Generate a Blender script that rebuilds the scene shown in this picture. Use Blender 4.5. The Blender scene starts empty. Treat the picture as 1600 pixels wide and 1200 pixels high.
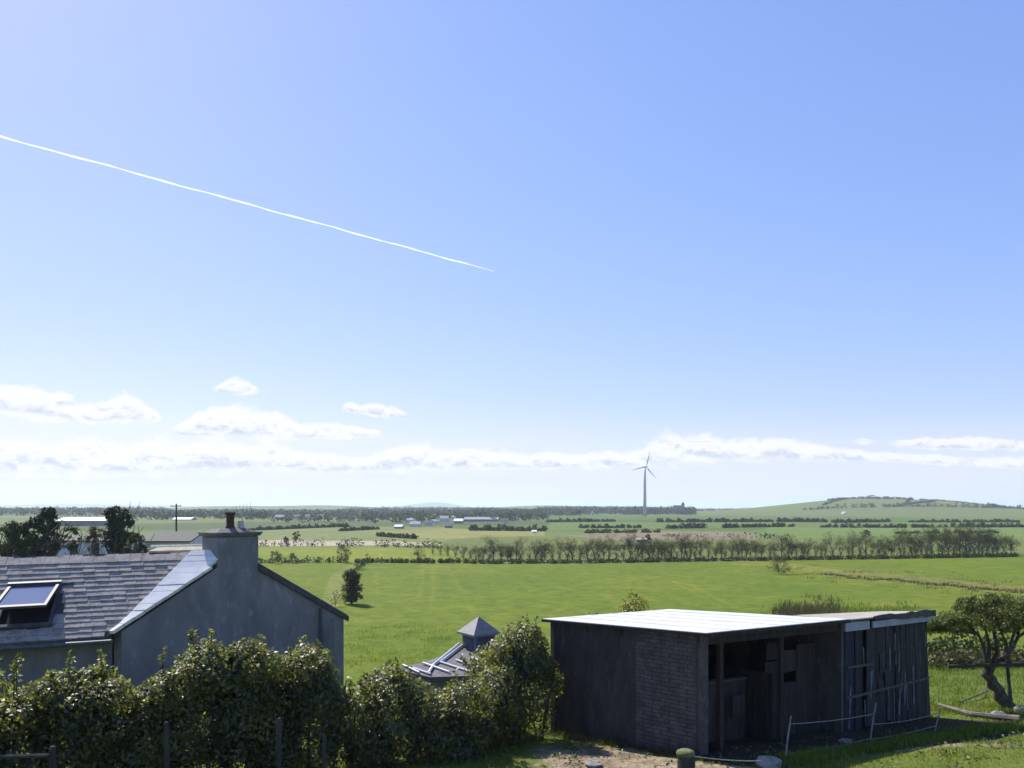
import bpy, math, random
import numpy as np
from mathutils import Vector, Matrix

R = math.radians
rng = np.random.default_rng(11)
random.seed(11)
sc = bpy.context.scene
col = sc.collection

# ------------------------------------------------------------------ camera
CAMZ, F, HZ = 4.3, 1250.0, 793.0            # eye height, focal length and horizon row of the 1600 px photograph
cam_d = bpy.data.cameras.new('camera')
cam = bpy.data.objects.new('camera', cam_d); col.objects.link(cam)
cam.location = (0, 0, CAMZ); cam.rotation_euler = (R(90), 0, 0)
cam_d.sensor_width = 36.0; cam_d.lens = 36.0 * F / 1600.0
cam_d.shift_y = (HZ - 600.0) / 1600.0
cam_d.clip_start = 0.1; cam_d.clip_end = 120000
sc.camera = cam

# ------------------------------------------------------------------ light
SUN_AZ, SUN_EL = R(-39), R(46)              # azimuth left of the view axis (+Y)
SUN_DIR = Vector((math.sin(SUN_AZ) * math.cos(SUN_EL), math.cos(SUN_AZ) * math.cos(SUN_EL), math.sin(SUN_EL)))
sun_d = bpy.data.lights.new('sun', 'SUN'); sun_d.energy = 5.0; sun_d.angle = R(0.5); sun_d.color = (1, .95, .86)
sun = bpy.data.objects.new('sun', sun_d); col.objects.link(sun)
sun.rotation_euler = (-SUN_DIR).to_track_quat('-Z', 'Y').to_euler()
sun.location = (-40, 40, 60)

sc.view_settings.view_transform = 'Standard'
sc.view_settings.look = 'None'
sc.view_settings.exposure = 0.72
sc.view_settings.gamma = 1.0
sc.view_settings.use_curve_mapping = False
sc.cycles.use_denoising = True
sc.cycles.max_bounces = 6
sc.cycles.transparent_max_bounces = 8
sc.cycles.volume_bounces = 1


class NT:
    """small node helper"""
    def __init__(s, tree): s.t = tree; s.n = tree.nodes; s.l = tree.links
    def node(s, typ, **kw):
        n = s.n.new(typ)
        for k, v in kw.items(): setattr(n, k, v)
        return n
    def put(s, sock, v):
        if hasattr(v, 'is_output'): s.l.new(v, sock)
        elif v is not None: sock.default_value = v
    def m(s, op, a, b=None, c=None, clamp=False):
        n = s.node('ShaderNodeMath', operation=op, use_clamp=clamp)
        s.put(n.inputs[0], a); s.put(n.inputs[1], b); s.put(n.inputs[2], c)
        return n.outputs[0]
    def mix(s, fac, a, b, blend='MIX'):
        n = s.node('ShaderNodeMix', data_type='RGBA', blend_type=blend)
        s.put(n.inputs[0], fac); s.put(n.inputs[6], a); s.put(n.inputs[7], b)
        return n.outputs[2]
    def noise(s, vec, scale, detail=4, rough=.55, dist=0.0, out=0):
        n = s.node('ShaderNodeTexNoise')
        s.put(n.inputs['Vector'], vec); n.inputs['Scale'].default_value = scale
        n.inputs['Detail'].default_value = detail; n.inputs['Roughness'].default_value = rough
        n.inputs['Distortion'].default_value = dist
        return n.outputs[out]
    def ramp(s, fac, lo, hi):
        n = s.node('ShaderNodeMapRange', interpolation_type='SMOOTHSTEP')
        s.put(n.inputs[0], fac); s.put(n.inputs[1], lo); s.put(n.inputs[2], hi)
        return n.outputs[0]
    def comb(s, x, y, z):
        n = s.node('ShaderNodeCombineXYZ'); s.put(n.inputs[0], x); s.put(n.inputs[1], y); s.put(n.inputs[2], z)
        return n.outputs[0]


def C4(c): return (c[0], c[1], c[2], 1.0)

# ------------------------------------------------------------------ sky
world = bpy.data.worlds.new('World'); sc.world = world; world.use_nodes = True
wt = NT(world.node_tree); wt.n.clear()
sky = wt.node('ShaderNodeTexSky', sky_type='NISHITA'); sky.sun_disc = False
sky.sun_elevation = SUN_EL; sky.sun_rotation = SUN_AZ
sky.altitude = 60; sky.air_density = 1.0; sky.dust_density = 0.35; sky.ozone_density = 3.2
tc = wt.node('ShaderNodeTexCoord')
sep = wt.node('ShaderNodeSeparateXYZ'); wt.l.new(tc.outputs['Generated'], sep.inputs[0])
az = wt.m('ARCTAN2', sep.outputs[0], sep.outputs[1])
el = wt.m('ARCSINE', sep.outputs[2])
SKY_STR, EXPO = 0.10, 2 ** sc.view_settings.exposure
UNIT = 1.0 / (SKY_STR * EXPO)               # a sky value of 1 on the finished picture
# the camera's response flattens the bright sky: a soft power curve on each channel of the physical sky
sk = wt.node('ShaderNodeSeparateColor'); wt.l.new(sky.outputs[0], sk.inputs[0])
def chan(i, k, g): return wt.m('MULTIPLY', wt.m('POWER', wt.m('MULTIPLY', sk.outputs[i], .0985), g), k * UNIT)
cmb = wt.node('ShaderNodeCombineColor')
for i, (k, g_) in enumerate(((1.25, .81), (1.065, .645), (1.29, .42))): wt.l.new(chan(i, k, g_), cmb.inputs[i])
skyc = cmb.outputs[0]
# cloud layers in azimuth and height; the noise carries them on round the horizon
def layer(stops, default):
    n = wt.node('ShaderNodeValToRGB'); cr = n.color_ramp
    fr = wt.m('MULTIPLY_ADD', az, 1 / 1.3, .5, True); wt.l.new(fr, n.inputs[0])
    while len(cr.elements) > 1: cr.elements.remove(cr.elements[0])
    for k, (px, top, bot) in enumerate(stops):
        a = math.atan((px - 800) / F); ca = math.cos(a)
        pos = min(max((a / 1.3) + .5, 0), 1); e0 = math.atan((HZ - top) / F * ca); e1 = math.atan((HZ - bot) / F * ca)
        e = cr.elements[0] if k == 0 else cr.elements.new(pos)
        e.position = pos; e.color = ((e0 + e1) / 2, max((e0 - e1) / 2, .0006), 0, 1)
    sp = wt.node('ShaderNodeSeparateColor'); wt.l.new(n.outputs[0], sp.inputs[0])
    dv = wt.m('DIVIDE', wt.m('SUBTRACT', el, sp.outputs[0]), sp.outputs[1])
    m_ = wt.m('SUBTRACT', 1.0, wt.m('ABSOLUTE', dv))
    amp = wt.ramp(sp.outputs[1], .0008, .006)       # no noise growth where the layer is pinched out
    return m_, dv, amp
cv = wt.comb(wt.m('MULTIPLY', az, 13.0), wt.m('MULTIPLY', el, 22.0), 0.0)
n1 = wt.noise(cv, 2.3, 9, .68, .35)
nn = wt.m('SUBTRACT', n1, .5)
L1 = layer([(-20, 602, 645), (30, 600, 648), (70, 604, 656), (110, 620, 662), (150, 632, 662), (190, 616, 660), (235, 634, 660), (258, 655, 656), (264, 674, 675), (290, 654, 684), (330, 638, 687), (372, 630, 688), (420, 644, 687), (470, 660, 687), (540, 664, 685), (590, 671, 683), (604, 679, 680), (1322, 689, 690), (1350, 683, 696), (1376, 690, 691), (1405, 688, 700), (1440, 684, 702), (1490, 686, 702), (1540, 683, 704), (1610, 689, 704)], 0)
L2 = layer([(326, 607, 608), (345, 598, 616), (370, 588, 619), (395, 600, 616), (412, 611, 612), (528, 637, 638), (545, 627, 646), (562, 634, 645), (590, 631, 652), (618, 636, 655), (646, 650, 651), (655, 636, 643), (668, 640, 641)], 0)
L3 = layer([(-20, 687, 742), (60, 690, 745), (120, 685, 742), (200, 692, 745), (260, 685, 742), (340, 691, 740), (420, 690, 738), (500, 706, 742), (560, 712, 740), (620, 700, 738), (655, 686, 736), (690, 701, 736), (760, 702, 734), (830, 708, 734), (900, 705, 732), (960, 703, 732), (1004, 704, 730), (1020, 684, 728), (1045, 675, 726), (1075, 683, 722), (1100, 677, 722), (1140, 687, 722), (1200, 682, 722), (1260, 686, 722), (1300, 700, 722), (1400, 708, 722), (1500, 712, 728), (1610, 714, 734)], 0)
dens = None; shade = None
n1b = wt.noise(wt.comb(wt.m('MULTIPLY', az, 13.0), wt.m('MULTIPLY_ADD', el, 22.0, .16), 0.0), 2.3, 9, .68, .35)
rel = wt.m('SUBTRACT', n1b, n1)
for (m_, dv, amp), soft in ((L1, .30), (L2, .42), (L3, .45)):
    d_ = wt.ramp(wt.m('ADD', m_, wt.m('MULTIPLY', wt.m('MULTIPLY', nn, amp), 2.4)), -.22, soft)
    d_ = wt.m('MULTIPLY', d_, amp)
    s_ = wt.m('MULTIPLY', wt.ramp(wt.m('SUBTRACT', wt.m('MULTIPLY', rel, 3.2), wt.m('MULTIPLY', dv, .55)), -.12, .75), wt.ramp(m_, .0, .5))
    dens = d_ if dens is None else wt.m('MAXIMUM', dens, d_)
    shade = s_ if shade is None else wt.m('MAXIMUM', shade, s_)
# thin veil that thickens to the horizon
n3 = wt.noise(wt.comb(wt.m('MULTIPLY', az, 5.0), wt.m('MULTIPLY', el, 90.0), 3.0), 1.4, 4, .55)
veil = wt.m('MULTIPLY', wt.ramp(el, 0.125, 0.03), wt.m('MULTIPLY_ADD', wt.ramp(n3, .35, .7), .22, .62))
def U(r, g_, b): return (r * UNIT, g_ * UNIT, b * UNIT, 1)
cloudc = wt.mix(shade, U(1.03, 1.02, 1.03), U(.60, .66, .82))
skyv = wt.mix(veil, skyc, U(.80, .86, .97))
skyf = wt.mix(wt.m('MULTIPLY', dens, .86), skyv, cloudc)
bg = wt.node('ShaderNodeBackground'); bg.inputs[1].default_value = SKY_STR
wt.l.new(skyf, bg.inputs[0])
wo = wt.node('ShaderNodeOutputWorld'); wt.l.new(bg.outputs[0], wo.inputs[0])
world.cycles.sampling_method = 'MANUAL'; world.cycles.sample_map_resolution = 512

# ------------------------------------------------------------------ helpers
def W(px, py, d):
    return Vector(((px - 800) / F * d, d, CAMZ - (py - HZ) / F * d))

def tag(o, label=None, cat=None, group=None, kind=None):
    if label: o['label'] = label
    if cat: o['category'] = cat
    if group: o['group'] = group
    if kind: o['kind'] = kind
    return o

def empty(name, loc, label=None, cat=None, group=None, rz=0):
    o = bpy.data.objects.new(name, None); col.objects.link(o)
    o.location = loc; o.rotation_euler = (0, 0, rz); o.empty_display_size = .2
    return tag(o, label, cat, group)

def link(name, me, mat=None, parent=None, loc=None):
    """link a mesh whose vertices are in world space under a parent that may be moved"""
    o = bpy.data.objects.new(name, me); col.objects.link(o)
    if mat is not None and len(me.materials) == 0: me.materials.append(mat)
    if parent is not None:
        o.parent = parent
    if loc is not None: o.location = loc
    return o

def mesh_np(name, v, f, smooth=False):
    v = np.asarray(v, dtype=np.float32).reshape(-1, 3)
    f = np.asarray(f, dtype=np.int32)
    k = f.shape[1]
    me = bpy.data.meshes.new(name)
    me.vertices.add(len(v)); me.vertices.foreach_set('co', v.ravel())
    me.loops.add(f.size); me.loops.foreach_set('vertex_index', f.ravel())
    me.polygons.add(len(f))
    me.polygons.foreach_set('loop_start', np.arange(0, f.size, k, dtype=np.int32))
    if smooth: me.polygons.foreach_set('use_smooth', np.ones(len(f), dtype=bool))
    me.update(calc_edges=True); me.validate()
    return me

class MB:
    def __init__(s): s.v = []; s.f = []
    def add(s, vs, fs):
        o = len(s.v); s.v += [tuple(x) for x in vs]; s.f += [tuple(i + o for i in q) for q in fs]
    def hexa(s, p):
        """8 corners: bottom ring 0-3, top ring 4-7"""
        s.add(p, [(3, 2, 1, 0), (4, 5, 6, 7), (0, 1, 5, 4), (1, 2, 6, 5), (2, 3, 7, 6), (3, 0, 4, 7)])
    def box(s, c, d, rz=0):
        cx, cy, cz = c; hx, hy, hz = d[0] / 2, d[1] / 2, d[2] / 2
        co, si = math.cos(rz), math.sin(rz); p = []
        for z in (-hz, hz):
            for x, y in ((-hx, -hy), (hx, -hy), (hx, hy), (-hx, hy)):
                p.append((cx + x * co - y * si, cy + x * si + y * co, cz + z))
        s.hexa(p)
    def slab(s, quad, th):
        """quad (counter-clockwise seen from its upper side) thickened downward along its normal"""
        q = [Vector(a) for a in quad]
        n = (q[1] - q[0]).cross(q[3] - q[0]).normalized()
        s.hexa([a - n * th for a in q] + q)
    def prism(s, poly, z0, z1):
        n = len(poly)
        z0 = z0 if hasattr(z0, '__len__') else [z0] * n
        z1 = z1 if hasattr(z1, '__len__') else [z1] * n
        vs = [(p[0], p[1], z0[i]) for i, p in enumerate(poly)] + [(p[0], p[1], z1[i]) for i, p in enumerate(poly)]
        fs = [tuple(range(n))[::-1], tuple(range(n, 2 * n))] + [(i, (i + 1) % n, n + (i + 1) % n, n + i) for i in range(n)]
        s.add(vs, fs)
    def tube(s, pts, rad, n=6, cap=True):
        pts = [Vector(p) for p in pts]
        rad = rad if hasattr(rad, '__len__') else [rad] * len(pts)
        vs = []; fs = []
        up = None
        for i, p in enumerate(pts):
            t = (pts[min(i + 1, len(pts) - 1)] - pts[max(i - 1, 0)]).normalized()
            if up is None:
                up = t.orthogonal().normalized()
            up = (up - t * up.dot(t))
            if up.length < 1e-4: up = t.orthogonal()
            up.normalize(); b = t.cross(up)
            for k in range(n):
                a = 2 * math.pi * k / n
                vs.append(p + (up * math.cos(a) + b * math.sin(a)) * rad[i])
        for i in range(len(pts) - 1):
            for k in range(n):
                k2 = (k + 1) % n
                fs.append((i * n + k, i * n + k2, (i + 1) * n + k2, (i + 1) * n + k))
        if cap:
            fs.append(tuple(range(n))[::-1]); fs.append(tuple((len(pts) - 1) * n + k for k in range(n)))
        s.add(vs, fs)
    def lathe(s, c, prof, n=12):
        vs = []; fs = []
        for r, z in prof:
            for k in range(n):
                a = 2 * math.pi * k / n
                vs.append((c[0] + r * math.cos(a), c[1] + r * math.sin(a), c[2] + z))
        for i in range(len(prof) - 1):
            for k in range(n):
                k2 = (k + 1) % n
                fs.append((i * n + k, i * n + k2, (i + 1) * n + k2, (i + 1) * n + k))
        fs.append(tuple(range(n))[::-1]); fs.append(tuple((len(prof) - 1) * n + k for k in range(n)))
        s.add(vs, fs)
    def mesh(s, name, smooth=False):
        me = bpy.data.meshes.new(name); me.from_pydata(s.v, [], s.f); me.update()
        if smooth: me.polygons.foreach_set('use_smooth', [True] * len(me.polygons))
        return me
    def build(s, name, mat, parent=None, smooth=False, bevel=0.0):
        """vertices are given in world space; the object's origin goes to the middle of its base"""
        a = np.array(s.v, dtype=float)
        base = Vector(((a[:, 0].min() + a[:, 0].max()) / 2, (a[:, 1].min() + a[:, 1].max()) / 2, a[:, 2].min()))
        me = bpy.data.meshes.new(name); me.from_pydata([tuple(Vector(v) - base) for v in s.v], [], s.f); me.update()
        if smooth: me.polygons.foreach_set('use_smooth', [True] * len(me.polygons))
        me.materials.append(mat)
        o = bpy.data.objects.new(name, me); col.objects.link(o)
        place(o, base, parent)
        if bevel:
            b = o.modifiers.new('bevel', 'BEVEL'); b.width = bevel; b.segments = 1; b.limit_method = 'ANGLE'
        return o

def wpos(o):
    p = Vector(o.location)
    while o.parent is not None:
        o = o.parent; p = p + Vector(o.location)
    return p

def place(o, wp, parent):
    if parent is None: o.location = wp
    else:
        o.parent = parent; o.location = Vector(wp) - wpos(parent)

def np_obj(name, me, mat, wp=(0, 0, 0), parent=None):
    if len(me.materials) == 0: me.materials.append(mat)
    o = bpy.data.objects.new(name, me); col.objects.link(o); place(o, Vector(wp), parent)
    return o

def copy_tree(o, parent=None):
    c = o.copy(); col.objects.link(c); c.parent = parent
    for ch in list(o.children): copy_tree(ch, c)
    return c

# leaves --------------------------------------------------------------
def unit(a):
    return a / np.maximum(np.linalg.norm(a, axis=-1, keepdims=True), 1e-6)

def leaf_mesh(name, pos, nrm, size, aspect=.55, axis=None, fold=.14):
    n = len(pos)
    nrm = unit(nrm)
    t = rng.normal(size=(n, 3)) if axis is None else axis + rng.normal(size=(n, 3)) * .45
    t = unit(t - nrm * np.sum(t * nrm, 1, keepdims=True))
    b = np.cross(nrm, t)
    s = np.asarray(size).reshape(-1, 1) * np.ones((n, 1))
    v = np.empty((n, 4, 3))
    v[:, 0] = pos
    v[:, 1] = pos + t * s * .48 + b * s * aspect * .5 + nrm * s * fold
    v[:, 2] = pos + t * s
    v[:, 3] = pos + t * s * .48 - b * s * aspect * .5 + nrm * s * fold
    f = np.arange(n * 4).reshape(n, 4)
    return mesh_np(name, v, f)

def blade_mesh(name, pos, h, w, lean=.4):
    n = len(pos)
    a = rng.uniform(0, 2 * np.pi, n); d = np.stack([np.cos(a), np.sin(a), np.zeros(n)], 1)
    l = rng.normal(size=(n, 3)) * lean; l[:, 2] = 1
    l = unit(l)
    h = np.asarray(h).reshape(-1, 1); w = np.asarray(w).reshape(-1, 1)
    v = np.empty((n, 3, 3))
    v[:, 0] = pos - d * w; v[:, 1] = pos + d * w; v[:, 2] = pos + l * h
    return mesh_np(name, v, np.arange(n * 3).reshape(n, 3))

def ell(n, c, r):
    """points near the surface of an ellipsoid, with outward normals"""
    d = unit(rng.normal(size=(n, 3)))
    k = rng.uniform(.55, 1.08, (n, 1)) ** .6
    c = np.asarray(c); r = np.asarray(r)
    return c + d * r * k, unit(d / r)

# ------------------------------------------------------------------ materials
MATS = {}
def mat(name, c1, c2=None, scale=6.0, rough=.85, bump=.0, bscale=40.0, spec=.3, metal=0.0, detail=5, c3=None, stretch=(1, 1, 1), lo=.35, hi=.68):
    m = bpy.data.materials.new(name); m.use_nodes = True
    t = NT(m.node_tree); t.n.clear()
    p = t.node('ShaderNodeBsdfPrincipled'); o = t.node('ShaderNodeOutputMaterial')
    t.l.new(p.outputs[0], o.inputs[0])
    g = t.node('ShaderNodeNewGeometry')
    mp = t.node('ShaderNodeMapping'); t.l.new(g.outputs['Position'], mp.inputs[0]); mp.inputs['Scale'].default_value = stretch
    vec = mp.outputs[0]
    c = C4(c1)
    if c2 is not None:
        c = t.mix(t.ramp(t.noise(vec, scale, detail, .62), lo, hi), C4(c1), C4(c2))
    if c3 is not None:
        c = t.mix(t.ramp(t.noise(vec, scale * 2.7, detail, .7), .52, .72), c, C4(c3))
    t.put(p.inputs['Base Color'], c)
    p.inputs['Roughness'].default_value = rough
    p.inputs['Specular IOR Level'].default_value = spec
    p.inputs['Metallic'].default_value = metal
    if bump:
        b = t.node('ShaderNodeBump'); b.inputs['Strength'].default_value = bump; b.inputs['Distance'].default_value = .02
        t.l.new(t.noise(vec, bscale, 6, .65), b.inputs['Height']); t.l.new(b.outputs[0], p.inputs['Normal'])
    MATS[name] = m
    return m

def leafmat(name, c1, c2, trans=.35, rough=.42, spec=.5, c3=None, tr=(1.5, 1.5, .6)):
    m = bpy.data.materials.new(name); m.use_nodes = True
    t = NT(m.node_tree); t.n.clear()
    p = t.node('ShaderNodeBsdfPrincipled'); o = t.node('ShaderNodeOutputMaterial')
    g = t.node('ShaderNodeNewGeometry')
    c = t.mix(g.outputs['Random Per Island'], C4(c1), C4(c2))
    if c3 is not None:
        c = t.mix(t.ramp(t.noise(g.outputs['Position'], 1.6, 3), .5, .72), c, C4(c3))
    t.put(p.inputs['Base Color'], c); p.inputs['Roughness'].default_value = rough
    p.inputs['Specular IOR Level'].default_value = spec
    if trans:
        tl = t.node('ShaderNodeBsdfTranslucent')
        t.l.new(t.mix(1.0, c, C4(tr), 'MULTIPLY'), tl.inputs[0])
        mx = t.node('ShaderNodeMixShader'); mx.inputs[0].default_value = trans
        t.l.new(p.outputs[0], mx.inputs[1]); t.l.new(tl.outputs[0], mx.inputs[2])
        t.l.new(mx.outputs[0], o.inputs[0])
    else:
        t.l.new(p.outputs[0], o.inputs[0])
    MATS[name] = m
    return m

mat('bark', (.045, .038, .028), (.11, .10, .08), 9, .95, .6, 60)
mat('bark_pale', (.10, .095, .08), (.20, .19, .16), 14, .95, .5, 60, c3=(.07, .09, .04))
mat('twig', (.06, .05, .038), (.10, .085, .06), 3, .95)
leafmat('griselinia', (.026, .034, .010), (.080, .096, .026), .44, .50, .85, c3=(.120, .124, .028), tr=(3.5, 3.3, 1.7))
leafmat('griselinia_yellow', (.16, .17, .03), (.26, .26, .05), .32, .4, .5)
leafmat('hawthorn_leaf', (.05, .075, .018), (.11, .13, .03), .30, .5, .35)
leafmat('spring_leaf', (.045, .055, .016), (.085, .092, .030), .3, .6, .25)
leafmat('evergreen_leaf', (.015, .026, .012), (.035, .052, .020), .12, .6, .25)
leafmat('hedge_leaf', (.028, .045, .014), (.065, .085, .026), .2, .6, .2)
leafmat('far_leaf', (.022, .036, .018), (.055, .072, .034), .12, .7, .15)
leafmat('rough_leaf', (.12, .11, .045), (.22, .20, .09), .25, .7, .2)
leafmat('bramble_leaf', (.05, .055, .022), (.11, .10, .045), .2, .65, .2)
leafmat('twiggy', (.055, .052, .034), (.10, .095, .058), .1, .85, .1)
leafmat('grass_blade', (.075, .125, .016), (.17, .215, .035), .35, .55, .3)
leafmat('dry_grass', (.18, .165, .07), (.30, .27, .14), .3, .7, .2)

# ------------------------------------------------------------------ terrain
def sstep(a, b, x):
    t = np.clip((x - a) / (b - a), 0, 1); return t * t * (3 - 2 * t)

def height(x, y):
    x = np.asarray(x, dtype=float); y = np.asarray(y, dtype=float)
    d = np.maximum(y, 0)
    ang = x / np.maximum(d, 1.0)
    # garden terrace: gently falling away, then the bank down to the plain
    edge = 17 + 17 * sstep(.38, .56, ang) + 8 * sstep(-.28, -.50, ang)
    garden = -.115 * np.maximum(d - 13.5, 0)
    garden = np.minimum(garden, 0)
    plain = -7.0 + .35 * np.sin(x / 31 + 1) * np.cos(y / 47) * sstep(60, 200, d)
    k = sstep(edge, edge + 34, d)
    z = garden * (1 - k) + plain * k
    z = np.where(y < 0, 0, z)
    # low bank at the lower right of the garden
    z += .42 * np.exp(-((x - 9.6) / 3.4) ** 2 - ((y - 11.6) / 2.3) ** 2)
    z += .05 * np.sin(x * 1.7 + .6) * np.cos(y * 1.3) * sstep(30, 10, np.hypot(x, y))
    # rise that carries the cottages at the far left
    z += 4.6 * np.exp(-((x + 50) / 15) ** 2 - ((y - 92) / 34) ** 2)
    # the hill on the right and the low ridges along the horizon
    z += 27.0 * np.exp(-(np.abs((x - 720) / 205)) ** 2.6 - ((y - 1550) / 240) ** 2)
    z += 4.0 * np.exp(-((x - 500) / 190) ** 2 - ((y - 1600) / 240) ** 2)
    z += 15.0 * np.exp(-((x + 250) / 1050) ** 4 - ((y - 2900) / 520) ** 2) * (1 + .25 * np.sin(x / 170.) + .12 * np.sin(x / 61.))
    z += 9.0 * np.exp(-((x + 1900) / 900) ** 4 - ((y - 3000) / 500) ** 2)
    z += 8.0 * np.exp(-((x - 1500) / 700) ** 4 - ((y - 2900) / 500) ** 2)
    z += 62.0 * np.exp(-((x + 900) / 420) ** 2 - ((y - 8600) / 700) ** 2) * (1 + .2 * np.sin(x / 150.))
    z += 50.0 * np.exp(-((x + 4600) / 1500) ** 2 - ((y - 8600) / 800) ** 2)
    return z

def gz(x, y): return float(height(x, y))

def onground(px, py, dmax=9000):
    """walk the sight line until it meets the terrain"""
    d = 8.0; prev = d
    while d < dmax:
        p = W(px, py, d)
        if p.z < gz(p.x, p.y):
            lo, hi = prev, d
            for _ in range(24):
                m_ = (lo + hi) / 2; q = W(px, py, m_)
                if q.z < gz(q.x, q.y): hi = m_
                else: lo = m_
            q = W(px, py, hi); q.z = gz(q.x, q.y); return q
        prev = d; d *= 1.012
    q = W(px, py, dmax); q.z = gz(q.x, q.y); return q

# ground colours: real surface colours of the parcels of land
def poly_mask(x, y, poly):
    inside = np.zeros(x.shape, dtype=bool); n = len(poly)
    for i in range(n):
        x1, y1 = poly[i][0], poly[i][1]; x2, y2 = poly[(i + 1) % n][0], poly[(i + 1) % n][1]
        c = ((y1 > y) != (y2 > y)) & (x < (x2 - x1) * (y - y1) / (y2 - y1 + 1e-12) + x1)
        inside ^= c
    return inside

def flat(px, py): # on the plain
    d = (CAMZ + 7.0) * F / max(py - HZ, 1.5); return ((px - 800) / F * d, d)

angs = np.concatenate([np.linspace(-180, -48, 48, endpoint=False), np.linspace(-48, 48, 640, endpoint=False), np.linspace(48, 180, 48, endpoint=False)])
angs = np.radians(angs)
rad = np.concatenate([np.linspace(.5, 8, 8, endpoint=False), np.geomspace(8, 30, 110, endpoint=False), np.geomspace(30, 400, 150, endpoint=False), np.geomspace(400, 4000, 90, endpoint=False), np.geomspace(4000, 16000, 30)])
RR, AA = np.meshgrid(rad, angs, indexing='ij')
GX = RR * np.sin(AA); GY = RR * np.cos(AA)
GZ = height(GX, GY)
nr, na = RR.shape
idx = np.arange(nr * na).reshape(nr, na)
q = np.stack([idx[:-1], np.roll(idx[:-1], -1, 1), np.roll(idx[1:], -1, 1), idx[1:]], -1).reshape(-1, 4)
gv = np.stack([GX, GY, GZ], -1).reshape(-1, 3)
gv = np.vstack([gv, [[0, 0, 0]]])
gme = mesh_np('ground', gv, q[:, ::-1], smooth=True)
# parcels
vx, vy = gv[:, 0], gv[:, 1]
colr = np.empty((len(gv), 4), dtype=np.float32); colr[:, 3] = 0; colr[:, :3] = (.095, .135, .042)
seed_cells = rng.uniform(-1, 1, (260, 2)) * np.array([3600, 2300]) + np.array([0, 2500])
tints = np.array([(.068, .115, .022), (.095, .132, .028), (.055, .085, .028), (.118, .135, .035), (.075, .125, .018), (.10, .125, .035), (.08, .118, .026)])
far = vy > 380
if far.any():
    fx = vx[far] + 40 * np.sin(vy[far] / 130); fy = vy[far] * 1.0
    best = np.full(fx.shape, 1e18); bi = np.zeros(fx.shape, dtype=int)
    for i, (sx, sy) in enumerate(seed_cells):
        dd = (np.abs(fx - sx) * .55) ** 2 + (fy - sy) ** 2
        m_ = dd < best; best[m_] = dd[m_]; bi[m_] = i
    colr[far, :3] = tints[bi % len(tints)]
def paint(pixpoly, c, a=0.0, world=False):
    poly = pixpoly if world else [flat(*p) for p in pixpoly]
    m_ = poly_mask(vx, vy, poly); colr[m_, :3] = c; colr[m_, 3] = a
# main bright field and its neighbours
paint([(380, 1300), (415, 880), (545, 879), (760, 880), (1100, 877), (1590, 870), (2000, 868), (2000, 1300)], (.094, .134, .010))
paint([(200, 1300), (380, 880), (540, 879), (560, 960), (560, 1300)], (.100, .139, .011))
paint([(380, 879), (400, 855), (720, 858), (760, 880)], (.132, .168, .016))
paint([(340, 855), (380, 842), (690, 846), (720, 858)], (.115, .150, .035))
paint([(380, 850), (395, 843), (560, 843), (690, 849), (690, 851.5), (400, 853)], (.30, .27, .19))
paint([(395, 842), (400, 825), (700, 824), (760, 836), (690, 846)], (.125, .155, .05))
paint([(590, 831), (700, 826), (850, 829), (850, 838), (700, 842), (600, 838)], (.175, .18, .055))
paint([(700, 858), (690, 846), (850, 838), (1180, 838), (1700, 846), (1700, 868), (1100, 876), (760, 879)], (.105, .132, .032))
paint([(880, 838), (1000, 829), (1180, 832), (1180, 842), (960, 846)], (.16, .14, .085))
paint([(850, 829), (860, 815), (1700, 816), (1700, 822), (1050, 826)], (.088, .135, .03))
paint([(1180, 840), (1200, 824), (1700, 824), (1700, 846)], (.105, .155, .038))
# ditch strip across the right of the main field
paint([(1130, 880), (1200, 884), (1330, 905), (1480, 918), (1700, 938), (1700, 926), (1480, 906), (1350, 894), (1230, 879)], (.130, .152, .022))
paint([(1250, 888), (1330, 897), (1470, 912), (1640, 930), (1640, 922), (1480, 905), (1340, 890)], (.128, .140, .032))
# trodden strip beside the field bushes
paint([(500, 950), (515, 905), (545, 882), (560, 882), (535, 912), (528, 950)], (.135, .162, .034))
# faint wheel tracks in the main field
for tx0, ty0, tx1, ty1 in ((662, 886, 655, 940), (676, 886, 676, 940), (585, 888, 592, 930), (700, 884, 742, 960), (1010, 884, 1130, 950), (1020, 884, 1150, 950)):
    (xa, ya), (xb, yb) = flat(tx0, ty0), flat(tx1, ty1); nx, ny = yb - ya, xa - xb; ln = math.hypot(nx, ny); nx, ny = nx / ln * .33, ny / ln * .33
    paint([(xa - nx, ya - ny), (xb - nx, yb - ny), (xb + nx, yb + ny), (xa + nx, ya + ny)], (.112, .146, .013), world=True)
# bank and rough ground below the garden
dd = np.hypot(vx, vy)
m_ = (dd < 52) & (vy > 0); colr[m_, :3] = (.09, .125, .024)
m_ = (dd < 24) & (vy > -10); colr[m_, :3] = (.095, .128, .022)
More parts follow.
